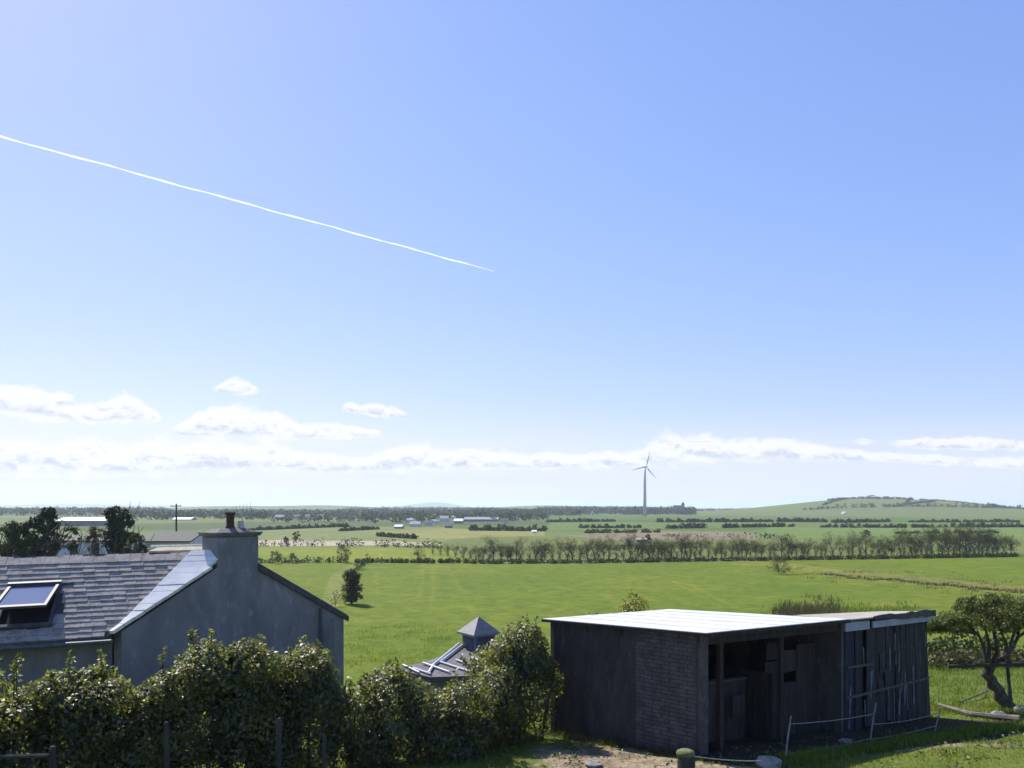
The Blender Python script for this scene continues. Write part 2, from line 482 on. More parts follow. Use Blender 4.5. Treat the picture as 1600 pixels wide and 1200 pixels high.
# bare trodden earth before the shed, alpha marks earth
def earth(cx, cy, rx, ry, amt=1.0):
    e = np.clip(1.25 - np.sqrt(((vx - cx) / rx) ** 2 + ((vy - cy) / ry) ** 2), 0, 1) * amt
    colr[:, 3] = np.maximum(colr[:, 3], e)
earth(1.7, 13.9, 1.75, 1.6); earth(3.0, 12.7, 1.5, 1.2); earth(5.6, 16.5, 3.2, 2.6, 1.0); earth(9.9, 14.6, 2.6, .55, .85); earth(7.2, 14.7, 2.2, .6, .9)
SHADE_YARD = [(3.2, 13.4), (3.33, 14.05), (6.8, 16.45), (9.72, 18.75), (11.4, 17.9), (10.4, 16.3), (8.7, 15.1), (6.6, 14.2), (4.7, 13.1)]
m_ = poly_mask(vx, vy, SHADE_YARD) | poly_mask(vx, vy, [(.79, 16.4), (3.33, 14.05), (6.8, 16.45), (9.72, 18.75), (3.8, 18.65)]); colr[m_, :3] = (.040, .034, .026); colr[m_, 3] = 0  # soil painted dark where the shed's shadow falls and under its roof
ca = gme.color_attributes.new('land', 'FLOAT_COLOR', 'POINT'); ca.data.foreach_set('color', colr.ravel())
gm = bpy.data.materials.new('ground'); gm.use_nodes = True
t = NT(gm.node_tree); t.n.clear()
p = t.node('ShaderNodeBsdfPrincipled'); o = t.node('ShaderNodeOutputMaterial'); t.l.new(p.outputs[0], o.inputs[0])
at = t.node('ShaderNodeAttribute', attribute_name='land')
g = t.node('ShaderNodeNewGeometry'); pos = g.outputs['Position']
nA = t.noise(pos, .045, 5, .6); nB = t.noise(pos, .6, 6, .68); nC = t.noise(pos, 7.0, 5, .7)
mp = t.node('ShaderNodeMapping'); t.l.new(pos, mp.inputs[0]); mp.inputs['Scale'].default_value = (.9, .05, 1); mp.inputs['Rotation'].default_value = (0, 0, R(8))
nD = t.noise(mp.outputs[0], .9, 4, .6)
base = at.outputs['Color']
c = t.mix(t.ramp(nA, .3, .7), base, t.mix(1.0, base, (1.26, 1.12, 1.1, 1), 'MULTIPLY'))
c = t.mix(t.ramp(nB, .40, .70), c, t.mix(1.0, c, (.62, .72, .7, 1), 'MULTIPLY'))
c = t.mix(t.ramp(t.noise(pos, .22, 6, .7), .50, .68), c, t.mix(1.0, c, (1.34, 1.20, 1.4, 1), 'MULTIPLY'))
c = t.mix(t.ramp(nD, .52, .75), c, t.mix(1.0, c, (1.14, 1.08, 1.2, 1), 'MULTIPLY'))
c = t.mix(t.ramp(t.noise(pos, .085, 5, .65, .8), .56, .70), c, t.mix(1.0, c, (1.34, 1.16, 1.9, 1), 'MULTIPLY'))
c = t.mix(t.ramp(nC, .45, .7), c, t.mix(1.0, c, (.68, .72, .7, 1), 'MULTIPLY'))
soil = t.mix(t.ramp(t.noise(pos, 2.3, 6, .7), .35, .68), (.30, .24, .165, 1), (.13, .098, .065, 1))
soil = t.mix(t.ramp(t.noise(pos, 19, 5, .7), .55, .7), soil, (.10, .075, .05, 1))
ef = t.ramp(t.m('ADD', at.outputs['Alpha'], t.m('MULTIPLY', t.m('SUBTRACT', t.noise(pos, 1.4, 6, .7), .5), 1.3)), .35, .6)
ef = t.m('MULTIPLY', ef, t.m('GREATER_THAN', at.outputs['Alpha'], .02))
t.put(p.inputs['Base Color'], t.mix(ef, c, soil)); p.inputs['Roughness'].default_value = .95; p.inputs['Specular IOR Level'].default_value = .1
b = t.node('ShaderNodeBump'); b.inputs['Strength'].default_value = .9; b.inputs['Distance'].default_value = .12
t.l.new(t.m('ADD', t.m('MULTIPLY', nC, .5), nB), b.inputs['Height']); t.l.new(b.outputs[0], p.inputs['Normal'])
ground = np_obj('ground', gme, gm); tag(ground, kind='structure')

# ------------------------------------------------------------------ haze
bpy_haze = MB(); bpy_haze.hexa([(-9000, -1500, -16), (9000, -1500, -16), (9000, 16200, -16), (-9000, 16200, -16), (-9000, -1500, 84), (9000, -1500, 84), (9000, 16200, 84), (-9000, 16200, 84)])
hm = bpy.data.materials.new('haze'); hm.use_nodes = True; t = NT(hm.node_tree); t.n.clear()
pv = t.node('ShaderNodeVolumePrincipled'); o = t.node('ShaderNodeOutputMaterial'); t.l.new(pv.outputs[0], o.inputs['Volume'])
pv.inputs['Color'].default_value = (.74, .86, 1, 1); pv.inputs['Density'].default_value = .00014; pv.inputs['Anisotropy'].default_value = .2
haze = bpy_haze.build('haze', hm); tag(haze, 'thin pale blue haze over the plain', 'haze', kind='stuff')

# ------------------------------------------------------------------ the slate-roofed house
mat('render_wall', (.205, .205, .21), (.145, .15, .155), 1.5, .95, .45, 26, c3=(.26, .265, .275), stretch=(1, 1, .45))
mat('cement', (.52, .51, .48), (.40, .40, .38), 2.2, .9, .3, 40, c3=(.62, .61, .58))
mat('chimney_stone', (.17, .165, .155), (.10, .10, .095), 5, .95, .5, 30, c3=(.23, .22, .19))
mat('whitewash', (.80, .79, .75), (.68, .67, .63), 2.2, .9, .25, 40, c3=(.74, .72, .66))
mat('slate', (.25, .228, .208), (.36, .33, .30), 4.0, .9, .35, 60, c3=(.13, .124, .12), spec=.1)
mat('slate_dark', (.05, .05, .052), (.09, .085, .085), 6, .8, .4, 50)
mat('ridge_dark', (.045, .043, .042), (.085, .08, .07), 5, .95, .5, 40, c3=(.17, .16, .12))
mat('lichen_ridge', (.24, .22, .16), (.34, .32, .22), 5, .95, .5, 40, c3=(.13, .13, .09))
mat('terracotta', (.055, .032, .026), (.10, .055, .042), 8, .85, .3, 60)
mat('frame_grey', (.075, .08, .09), (.05, .055, .063), 8, .6)
mat('lead', (.06, .065, .07), (.10, .105, .11), 5, .6)
mat('void', (.012, .012, .013), rough=.9)
mat('galv_wire', (.35, .35, .36), rough=.4, metal=.6)
gl = mat('glass', (.05, .09, .19), rough=.05, spec=.6)

HL = W(190, 985, 18.23); HR = W(537, 960, 23.48); HA = W(372, 864, 20.64)
eD = Vector((-.963, -.270, 0))
def E(s): return HL + eD * s + Vector((0, 0, -.0275 * s))
def RG(s): return HA + eD * s + Vector((0, 0, -.0135 * s + .05 * math.sin(s * .9) * 0))
def B(s): return HR + eD * s + Vector((0, 0, -.012 * s))
def FS(s, t): return E(s).lerp(RG(s), t)
HLEN = 11.0
hg = min(gz(HL.x, HL.y), gz(HR.x, HR.y), gz(E(HLEN).x, E(HLEN).y)) - .3
house = empty('slate_roofed_house', (HL.x, HL.y, hg), 'grey rendered house with slate roof, open roof window and chimney behind the hedge', 'house')
m = MB()
def wall_panel(a, b, za, zb, th, inward):
    a = Vector(a); b = Vector(b); n = Vector(inward) * th
    return [(a.x, a.y, hg), (b.x, b.y, hg), (b.x + n.x, b.y + n.y, hg), (a.x + n.x, a.y + n.y, hg), (a.x, a.y, za), (b.x, b.y, zb), (b.x + n.x, b.y + n.y, zb), (a.x + n.x, a.y + n.y, za)]
gdir = (HR - HL); gdir.z = 0; gdir.normalize(); gin = Vector((-gdir.y, gdir.x, 0))
fin = Vector((eD.y, -eD.x, 0))
# gable wall, one pentagon prism
pg = [HL, HR, HA]
v0 = [(HL.x, HL.y, hg), (HR.x, HR.y, hg), (HR.x, HR.y, HR.z - .03), (HA.x, HA.y, HA.z - .03), (HL.x, HL.y, HL.z - .03)]
v1 = [(a + gin.x * .35, b + gin.y * .35, c_) for a, b, c_ in v0]
m.add(v0 + v1, [(0, 1, 2, 3, 4), (9, 8, 7, 6, 5)] + [(i, (i + 1) % 5, 5 + (i + 1) % 5, 5 + i)[::-1] for i in range(5)])
m.build('gable_wall', MATS['render_wall'], house)
m = MB(); a = E(.25) + fin * .28; b_ = E(HLEN) + fin * .28
m.hexa(wall_panel(a, b_, a.z - .10, b_.z - .10, .3, fin)); m.build('front_wall', MATS['render_wall'], house)
m = MB(); a = B(.3) - fin * .25; b_ = B(HLEN) - fin * .25
m.hexa(wall_panel(b_, a, b_.z - .10, a.z - .10, .3, -fin)); m.build('back_wall', MATS['render_wall'], house)
m = MB(); v0 = [(p_.x, p_.y, z_) for p_, z_ in ((E(HLEN - .3), hg), (B(HLEN - .3), hg), (B(HLEN - .3), B(HLEN).z - .05), (RG(HLEN - .3), RG(HLEN).z - .05), (E(HLEN - .3), E(HLEN).z - .05))]
v1 = [(x + .3, y, z_) for x, y, z_ in v0]
m.add(v0 + v1, [(0, 1, 2, 3, 4), (9, 8, 7, 6, 5)] + [(i, (i + 1) % 5, 5 + (i + 1) % 5, 5 + i) for i in range(5)]); m.build('end_wall', MATS['render_wall'], house)
# drain pipe on the gable
m = MB(); pp = HL.lerp(HR, (498 - 190) / 347 * .93) - gin * .05
tq = HL.lerp(HR, .865) - gin * .06; m.tube([(tq.x, tq.y, hg), (tq.x, tq.y, 1.45)], .04, 8); m.build('drain_pipe', MATS['lead'], house)
# roof deck (under the slates) + back slope
roof = empty('roof', (0, 0, 0)); roof.parent = house; roof.location = Vector((HA.x, HA.y, HL.z)) - Vector(house.location)
m = MB(); dn = Vector((0, -.02, -.06))
over = -.12
def FSo(s, t_): return FS(s, t_) + dn
m.slab([FSo(.12, over), FSo(.12, 1), FSo(HLEN, 1), FSo(HLEN, over)][::-1], .06); m.build('front_slope', MATS['slate_dark'], roof)
m = MB(); bq = [B(0) + gdir * .12 + Vector((.02, 0, -.07)), RG(0), RG(HLEN), B(HLEN) + gdir * .12 + Vector((0, 0, -.07))]
m.slab(bq, .07); m.build('back_slope', MATS['slate'], roof)
# dark verge board under the right rake
m = MB(); a0 = HA.lerp(HR, .60 / Vector((HR.x - HA.x, HR.y - HA.y)).length) - gin * .07 + Vector((0, 0, -.02)); a1 = HR + gdir * .14 - gin * .07 + Vector((0, 0, -.10))
m.hexa([a0 - Vector((0, 0, .13)), a1 - Vector((0, 0, .11)), a1 + gin * .1 - Vector((0, 0, .11)), a0 + gin * .1 - Vector((0, 0, .13)), a0 + Vector((0, 0, .05)), a1 + Vector((0, 0, .04)), a1 + gin * .1 + Vector((0, 0, .04)), a0 + gin * .1 + Vector((0, 0, .05))])
m.build('verge', MATS['slate_dark'], roof)
# slates
NC = 16
SW = .27
up_slope = (RG(4) - E(4))
sl_len = up_slope.length
nrmF = (RG(4) - E(4)).cross(eD).normalized()
if nrmF.z < 0: nrmF = -nrmF
sl_perp = (up_slope - eD * up_slope.dot(eD)).length
SKY_S = (1.72, 3.05); SKY_T = (.055, .62)     # roof window: along the eave, up the slope
SKS = ((HL - W(80, 985, 17.9)).length, (HL - W(-6, 985, 17.7)).length)
slate_meshes = []
for k in range(5):
    mb = MB(); w_ = SW * random.uniform(.978, .998); l_ = sl_len / NC * 1.45; th_ = random.uniform(.036, .056)
    j = random.uniform(-.008, .008)
    mb.hexa([(-w_ / 2, j, 0), (w_ / 2, -j, 0), (w_ / 2, l_, 0), (-w_ / 2, l_, 0), (-w_ / 2, j, th_), (w_ / 2, -j, th_), (w_ / 2, l_, th_ * .5), (-w_ / 2, l_, th_ * .5)])
    me = mb.mesh('slate'); me.materials.append(MATS['slate']); slate_meshes.append(me)
rest = MB(); nsl = 0
inv = Vector((0, 0, 0))
for r_ in range(NC):
    t0 = -.085 + r_ * (1.04 / NC)
    s_start = 1.02 * max(t0, 0) + .02
    s = s_start + (SW / 2 if r_ % 2 else SW * .95) * .9
    while s < HLEN - .15:
        pos_ = FS(s, t0)
        upv = (RG(s) - E(s)).normalized()
        ex = (E(0) - E(1)).normalized(); upv = (upv - ex * upv.dot(ex)).normalized()
        ez = ex.cross(upv).normalized()
        pos_ = pos_ + ez * (.006 + random.uniform(0, .008)) - ez * 0.0
        s_q = s - (RG(s) - E(s)).dot(-eD) * t0
        if SKS[0] - .10 < s_q < SKS[1] + .10 and .03 < t0 < .60:
            s += SW; continue
        rot = Matrix((ex, upv, ez)).transposed()
        tilt = Matrix.Rotation(R(-2.6 + random.uniform(-.9, .6)), 3, 'X') @ Matrix.Rotation(R(random.uniform(-.7, .7)), 3, 'Z')
        pxx = 800 + F * pos_.x / pos_.y
        me = slate_meshes[random.randrange(5)]
        if pxx > -14 and nsl < 300:
            o_ = bpy.data.objects.new('slate', me); col.objects.link(o_)
            mw = Matrix.Translation(pos_ + ez * .02) @ (rot @ tilt).to_4x4()
            o_.parent = roof; o_.matrix_local = Matrix.Translation(-wpos(roof)) @ mw
            nsl += 1
        else:
            mm = rot @ tilt
            rest.add([mm @ Vector(v.co) + pos_ + ez * .02 for v in me.vertices], [tuple(pl.vertices) for pl in me.polygons])
        s += SW
ro = rest.build('slates_beyond', MATS['slate'], roof); tag(ro, kind='stuff')
# cement fillet between slates and the skew gable: a run of coping pieces
NCP = 13
for k in range(NCP):
    t0 = -.06 + k * (1.06 / NCP); t1 = t0 + 1.06 / NCP - .006
    lift = Vector((0, -.02, .05 + random.uniform(-.005, .005)))
    def wv(t_): return 1.04 * max(t_, 0) + .06
    s_in = .10 if t1 > .83 else 0
    m = MB(); og = -gin * (.05 if s_in == 0 else 0)
    m.slab([FS(s_in, t0) + lift + og, FS(s_in, t1) + lift + og, FS(wv(t1), t1) + lift, FS(wv(t0), t0) + lift][::-1], .09)
    m.build('coping_piece', MATS['whitewash'], roof)
# ridge; its dark band of shading is put into the colour
for k in range(20):
    s0 = 1.12 + k * .5
    if s0 + .5 > HLEN: break
    a, b_ = RG(s0), RG(s0 + .485)
    m = MB(); up = Vector((0, 0, .055 + .012 * math.sin(k * 2.1)))
    fo = Vector((0, -.24, -.23)); bo = Vector((0, .17, -.12))
    m.add([a + fo, b_ + fo, b_ + up, a + up, a + bo, b_ + bo], [(0, 1, 2, 3), (3, 2, 5, 4), (0, 3, 4), (1, 5, 2), (0, 4, 5, 1)])
    m.build('ridge_tile', MATS['ridge_dark'], roof)
m = MB(); fo = Vector((0, -.20, -.22)); fo2 = Vector((0, -.22, -.34))
m.hexa([RG(1.1) + fo2, RG(HLEN) + fo2, RG(HLEN) + fo2 + Vector((0, .06, 0)), RG(1.1) + fo2 + Vector((0, .06, 0)), RG(1.1) + fo, RG(HLEN) + fo, RG(HLEN) + fo + Vector((0, .06, 0)), RG(1.1) + fo + Vector((0, .06, 0))])
m.build('ridge_shade_strip', MATS['slate_dark'], roof)  # dark strip added for the shading under the ridge
# gutter
m = MB(); m.tube([E(.05) + Vector((0, -.28, -.20)), E(HLEN) + Vector((0, -.28, -.20))], .05, 8); m.build('gutter', MATS['lead'], roof)
# roof window standing open
sw0, sw1 = SKS; tA, tB = .075, .60
rw = empty('roof_window', (0, 0, 0)); rw.parent = house; rw.location = E(sw0) - Vector(house.location)
ex = (E(0) - E(1)).normalized(); upv = (RG(sw0) - E(sw0)).normalized(); upv = (upv - ex * upv.dot(ex)).normalized(); nz = nrmF
RWL = sl_perp * 1.0
def RW(s, t_, h): return E(s) + upv * (RWL * t_) + nz * h
m = MB(); m.slab([RW(sw0, tA, .03), RW(sw0, tB, .03), RW(sw1, tB, .03), RW(sw1, tA, .03)][::-1], .05); m.build('opening', MATS['void'], rw)  # near-black sheet in place of the unlit space under the sash
for nm, q_ in (('frame_side', [(sw0, tA), (sw0, tB), (sw0 + .06, tB), (sw0 + .06, tA)]), ('frame_side', [(sw1 - .06, tA), (sw1 - .06, tB), (sw1, tB), (sw1, tA)]), ('frame_foot', [(sw0, tA), (sw0, tA + .03), (sw1, tA + .03), (sw1, tA)])):
    m = MB(); m.slab([RW(s_, t_, .07) for s_, t_ in q_][::-1], .08); m.build(nm, MATS['lead'], rw)
# the sash: hinged at its top, its lower edge swung up
top0, top1 = RW(sw0 + .03, tB, .10), RW(sw1 - .03, tB, .10)
sash_len = sl_perp * (tB - tA) * .98
ddir = (-upv * math.cos(R(24)) + nz * math.sin(R(24)))
def SH(u, v, h=0):
    nn_ = ex0.cross(ddir).normalized()
    if nn_.z < 0: nn_ = -nn_
    return top0.lerp(top1, u) + ddir * (sash_len * v) + nn_ * h
ex0 = (top1 - top0).normalized()
def sashbar(nm, q_, h, th, mt):
    m = MB(); pts_ = [SH(u, v, h) for u, v in q_]; nrm_ = (pts_[1] - pts_[0]).cross(pts_[3] - pts_[0])
    if nrm_.z < 0: pts_ = pts_[::-1]
    m.slab(pts_, th); return m.build(nm, mt, rw)
sashbar('pane', [(.06, .06), (.94, .06), (.94, .93), (.06, .93)], .0, .02, MATS['glass'])
sashbar('sash_rail', [(0, 0), (1, 0), (1, .07), (0, .07)], .03, .06, MATS['frame_grey'])
sashbar('sash_rail', [(0, .92), (1, .92), (1, 1), (0, 1)], .03, .06, MATS['frame_grey'])
sashbar('sash_stile', [(0, .072), (.06, .072), (.06, .918), (0, .918)], .03, .06, MATS['frame_grey'])
sashbar('sash_stile', [(.94, .072), (1, .072), (1, .918), (.94, .918)], .03, .06, MATS['frame_grey'])
sashbar('sash_cover', [(-.03, -.05), (1.03, -.05), (1.03, .03), (-.03, .03)], .07, .035, MATS['frame_grey'])
# chimney
chm = empty('chimney', (0, 0, 0)); chm.parent = house
cc = HA + gdir * .02
cz0, cz1 = HA.z - .55, W(370, 838, 20.64).z
wd, dp = 1.22, .72
def CH(u, v, z, e=0): # u along gable, v inward
    q_ = cc + gdir * (u * (wd / 2 + e)) + gin * (v * (dp + 2 * e) - e - .004); return (q_.x, q_.y, z)
chm.location = Vector((cc.x, cc.y, cz0)) - Vector(house.location)
m = MB(); m.hexa([CH(u, v, cz0) for u, v in ((-1, 0), (1, 0), (1, 1), (-1, 1))] + [CH(u, v, cz1) for u, v in ((-1, 0), (1, 0), (1, 1), (-1, 1))]); m.build('stack', MATS['render_wall'], chm, bevel=.03)
m = MB(); m.hexa([CH(u, v, cz1 + .002, .03) for u, v in ((-1, 0), (1, 0), (1, 1), (-1, 1))] + [CH(u, v, cz1 + .11, .09) for u, v in ((-1, 0), (1, 0), (1, 1), (-1, 1))]); m.build('cap', MATS['chimney_stone'], chm, bevel=.02)
m = MB(); m.hexa([CH(u, v, cz1 + .112, -.05) for u, v in ((-1, 0), (1, 0), (1, 1), (-1, 1))] + [CH(u, v, cz1 + .2, -.22) for u, v in ((-1, 0), (1, 0), (1, 1), (-1, 1))]); m.build('flaunching', MATS['chimney_stone'], chm)
pc = CH(-.02, .5, cz1 + .15)
m = MB(); m.lathe(pc, [(.13, 0), (.125, .08), (.10, .12), (.10, .40), (.135, .43), (.135, .47), (.095, .47), (.09, .35)], 14); m.build('chimney_pot', MATS['terracotta'], chm, True)
m = MB(); pc2 = CH(.5, .5, cz1 + .15); m.lathe(pc2, [(.10, 0), (.09, .10), (.075, .22), (.09, .24), (.06, .24)], 12); m.build('chimney_pot', MATS['cement'], chm, True)
# television aerial on the stack
aer = empty('television_aerial', CH(.82, .8, cz1 + .10), 'thin metal television aerial on the chimney of the slate-roofed house', 'aerial')
ap = Vector(CH(.82, .8, cz1 + .10)); m = MB(); m.tube([ap, ap + Vector((0, 0, .62))], .012, 6); m.build('mast', MATS['galv_wire'], aer)
m = MB(); m.tube([ap + Vector((-.28, -.1, .56)), ap + Vector((.22, .1, .62))], .008, 5); m.build('boom', MATS['galv_wire'], aer)
for k in range(6):
    q_ = (ap + Vector((-.28, -.1, .56))).lerp(ap + Vector((.22, .1, .62)), .08 + k * .17); l_ = .10 + .015 * k
    m = MB(); m.tube([q_ + Vector((0, -.02, -l_)), q_ + Vector((0, .02, l_))], .006, 4); m.build('element', MATS['galv_wire'], aer)
# rear wing of the house, its pale coping just showing over the ridge
m = MB(); ra, rb = W(232, 861, 22.6), W(338, 858, 22.2); rc = W(332, 864, 24.4); rd = W(226, 868, 24.4); re = W(250, 853.5, 23.2); rf = W(326, 852.5, 23.0)
m.add([ra, rb, rc, rd, re, rf, ra - Vector((0, 0, 1.5)), rb - Vector((0, 0, 1.5)), rc - Vector((0, 0, 1.5)), rd - Vector((0, 0, 1.5))], [(0, 1, 5, 4), (1, 2, 5), (2, 3, 4, 5), (3, 0, 4), (6, 7, 1, 0), (7, 8, 2, 1), (8, 9, 3, 2), (9, 6, 0, 3), (9, 8, 7, 6)])
m.build('rear_roof', MATS['lichen_ridge'], house)
m = MB(); m.tube([re + Vector((-.25, 0, -.02)), rf + Vector((.2, 0, .0))], .06, 6); m.build('rear_ridge', MATS['cement'], house)

# ------------------------------------------------------------------ the stable shed
mat('shed_render', (.060, .054, .050), (.036, .033, .032), 2.2, .95, .5, 22, c3=(.085, .078, .072), stretch=(1.4, 1.4, .4))
mat('brick', (.066, .061, .060), (.108, .101, .099), 5, .95, .5, 60, c3=(.05, .047, .046))
mat('mortar', (.058, .054, .053), (.076, .071, .070), 8, .95)
mat('roof_sheet', (.52, .52, .52), (.45, .452, .455), 1.6, .6, .10, 12, spec=.3, c3=(.44, .425, .39))
mat('felt', (.33, .30, .26), (.24, .225, .20), 3, .95, .4, 40, c3=(.42, .39, .35))
mat('old_timber', (.028, .025, .023), (.050, .044, .040), 5, .9, .4, 30, stretch=(3, 3, .35), c3=(.025, .023, .022))
mat('board_pale', (.105, .097, .09), (.065, .06, .056), 4, .9, .3, 30, stretch=(3, 3, .4))
mat('old_sheet', (.018, .020, .024), (.040, .042, .046), 3, .75, .3, 25, stretch=(5, 5, .35), c3=(.12, .12, .12))
mat('strip_grey', (.19, .19, .195), (.10, .10, .105), 6, .9)
mat('flashing', (.26, .30, .38), (.36, .39, .44), 4, .6, .2, 30)
mat('blue_board', (.018, .021, .032), (.032, .036, .052), 4, .85, stretch=(4, 4, .4), c3=(.05, .05, .055))

A = Vector((.79, 16.4)); Bp = Vector((3.33, 14.05)); Cc = Vector((6.80, 16.45)); Ep = Vector((3.80, 18.65)); Dp = Vector((9.72, 18.75))
def roofz(x, y): return 2.12 - (y - 14.0) * .042
zb_ = -1.0
shed = empty('stable_shed', (Bp.x, Bp.y, gz(Bp.x, Bp.y)), 'open-fronted dark stable shed with bright white flat roof in the garden', 'shed')
def V3(p, z): return Vector((p[0], p[1], z))
def wallpiece(name, p0, p1, z0a, z0b, z1a, z1b, th, m_, parent, side=1, bevel=0.0):
    """a slab of wall from p0 to p1, thickness behind the face"""
    d_ = (Vector(p1) - Vector(p0)).normalized(); n_ = Vector((-d_.y, d_.x)) * th * side
    mb = MB()
    q0, q1 = Vector(p0), Vector(p1)
    mb.hexa([V3(q0, z0a), V3(q1, z0b), V3(q1 + n_, z0b), V3(q0 + n_, z0a), V3(q0, z1a), V3(q1, z1b), V3(q1 + n_, z1b), V3(q0 + n_, z1a)])
    return mb.build(name, m_, parent, bevel=bevel)
RT = .06
def rz(p): return roofz(p[0], p[1]) - RT - .01
jx = A.lerp(Bp, .60)
wallpiece('rendered_wall', A, jx, -1, -1, rz(A), rz(jx), .15, MATS['shed_render'], shed)
# brick end of the same wall, every brick laid separately
bw = empty('brick_wall', (0, 0, 0)); bw.parent = shed; bw.location = Vector((jx.x, jx.y, -.6)) - Vector(shed.location)
dAB = (Bp - jx).normalized(); nAB = Vector((-dAB.y, dAB.x))
wallpiece('mortar', jx + nAB * .012, Bp + nAB * .012, -1, -1, rz(jx), rz(Bp), .12, MATS['mortar'], bw)
Lb = (Bp - jx).length; bl, bh = .37, .075
bmeshes = []
for k in range(4):
    mb = MB(); mb.box((0, 0, 0), (bl - .012, .05 + random.uniform(-.006, .008), bh - .011)); me = mb.mesh('brick'); me.materials.append(MATS['brick']); bmeshes.append(me)
half = MB(); half.box((0, 0, 0), (bl / 2 - .012, .05, bh - .011)); hme = half.mesh('brick'); hme.materials.append(MATS['brick'])
rzb = math.atan2(dAB.y, dAB.x)
r_ = 0; z = -.18
while z + bh / 2 < rz(Bp) - .01:
    u = 0.0; off = (r_ % 2) * bl / 2
    cells = []
    if off: cells.append((0, bl / 2))
    u = off
    while u + bl <= Lb + .01: cells.append((u, bl)); u += bl
    if Lb - u > bl * .4: cells.append((u, bl / 2))
    for (u_, w_) in cells:
        pc = jx + dAB * (u_ + w_ / 2) + nAB * .02
        o_ = bpy.data.objects.new('brick', hme if w_ < bl * .8 else random.choice(bmeshes)); col.objects.link(o_)
        o_.parent = bw; o_.location = Vector((pc.x, pc.y, z)) - wpos(bw); o_.rotation_euler = (0, random.uniform(-.01, .01), rzb + random.uniform(-.012, .012))
    z += bh; r_ += 1
# back walls
wallpiece('back_wall', Ep, A, -1.4, -1, rz(Ep), rz(A), .12, MATS['shed_render'], shed)
wallpiece('end_wall', Cc, Ep, -1.2, -1.4, rz(Cc), rz(Ep), .12, MATS['shed_render'], shed)
# front: corner pier, posts, lintel, half wall and block panel
dBC = (Cc - Bp).normalized(); LBC = (Cc - Bp).length; nBC = Vector((-dBC.y, dBC.x))
def BC(u): return Bp + dBC * u
wallpiece('corner_pier', BC(.0), BC(.17), -.9, -.9, rz(Bp), rz(BC(.17)), .14, MATS['brick'], shed)
def post(name, u, w, dep=.10, inset=.03, z1=None, mt='old_timber'):
    a_ = BC(u) + nBC * inset; b__ = BC(u + w) + nBC * inset
    return wallpiece(name, a_, b__, -1, -1, (z1 or rz(a_) - .0), (z1 or rz(b__)), dep, MATS[mt], shed)
post('door_post', .52, .09); post('door_post', LBC - .12, .12, .12, -.02, mt='board_pale'); post('door_post', 2.25, .08)
wallpiece('lintel', BC(.17) + nBC * .0, BC(LBC - .12), rz(BC(.2)) - .17, rz(Cc) - .17, rz(BC(.2)) - .002, rz(Cc) - .002, .07, MATS['old_timber'], shed)
wallpiece('half_wall', BC(.62) + nBC * .75, BC(2.1) + nBC * .75, -1, -1, .95, .9, .12, MATS['shed_render'], shed)
wallpiece('half_wall_cap', BC(.60) + nBC * .73, BC(2.12) + nBC * .73, .955, .905, .99, .94, .16, MATS['board_pale'], shed)
for (u0, u1, z0_, z1_) in ((2.32, 2.9, -1, 1.25), (2.9, 3.3, -1, .78), (3.32, LBC - .14, -1, 1.5), (2.92, 3.28, .98, 1.42), (2.36, 2.75, 1.28, 1.62), (1.35, 1.7, .3, .72)):
    wallpiece('board_panel', BC(u0) + nBC * .45, BC(u1) + nBC * .45, z0_, z0_, z1_, z1_ - .02, .04, MATS[random.choice(['old_timber', 'old_timber', 'shed_render'])], shed)
wallpiece('stall_partition', BC(2.2) + nBC * .15, BC(2.2) + nBC * 2.6, -1.2, -1.2, 1.1, 1.0, .06, MATS['old_timber'], shed)
for k in range(5):
    a_ = A.lerp(Bp, .03 + .235 * k); b__ = Ep.lerp(Cc, .03 + .235 * k)
    mb = MB(); za, zb2 = rz(a_) - .14, rz(b__) - .14
    mb.hexa([V3(a_, za), V3(a_ + dAB * .06, za), V3(b__ + dAB * .06, zb2), V3(b__, zb2), V3(a_, za + .13), V3(a_ + dAB * .06, za + .13), V3(b__ + dAB * .06, zb2 + .13), V3(b__, zb2 + .13)]); mb.build('rafter', MATS['old_timber'], shed)
# white roof sheets: six lengths laid side by side with a slight lap
ov = .14
rA = A - dAB * ov - nAB * .10; rB = Bp + dAB * ov - nAB * .10 - dBC * .0; rC = Cc + dAB * ov; rE = Ep - dAB * ov
shr = empty('roof', (0, 0, 0)); shr.parent = shed; shr.location = Vector((3.6, 16.4, 2.0)) - Vector(shed.location)
NS = 6
for k in range(NS):
    u0, u1 = k / NS, (k + 1) / NS - .002
    z_ = .0012 * (k % 2)
    q0, q1, q2, q3 = rA.lerp(rE, u0), rB.lerp(rC, u0), rB.lerp(rC, u1), rA.lerp(rE, u1)
    mb = MB(); mb.slab([V3(q_, roofz(q_.x, q_.y) + z_) for q_ in (q0, q1, q2, q3)], .035); mb.build('roof_sheet', MATS['roof_sheet'], shr)
def edge(nm, a_, b__, h_):
    d_ = (b__ - a_).normalized(); n_ = Vector((d_.y, -d_.x)) * .025
    mb = MB(); za, zb2 = roofz(a_.x, a_.y), roofz(b__.x, b__.y)
    mb.hexa([V3(a_, za - h_), V3(a_ + n_, za - h_), V3(b__ + n_, zb2 - h_), V3(b__, zb2 - h_), V3(a_, za - .012), V3(a_ + n_, za - .012), V3(b__ + n_, zb2 - .012), V3(b__, zb2 - .012)]); mb.build(nm, MATS['old_timber'], shr)
for k in range(1, NS):
    q0, q1 = rA.lerp(rE, k / NS), rB.lerp(rC, k / NS); mb = MB(); mb.tube([V3(q0, roofz(q0.x, q0.y) + .004), V3(q1, roofz(q1.x, q1.y) + .002)], .007, 5); mb.build('lap_seam', MATS['roof_sheet'], shr)
edge('fascia', rA, rB, .06); edge('fascia', rB, rC, .075)

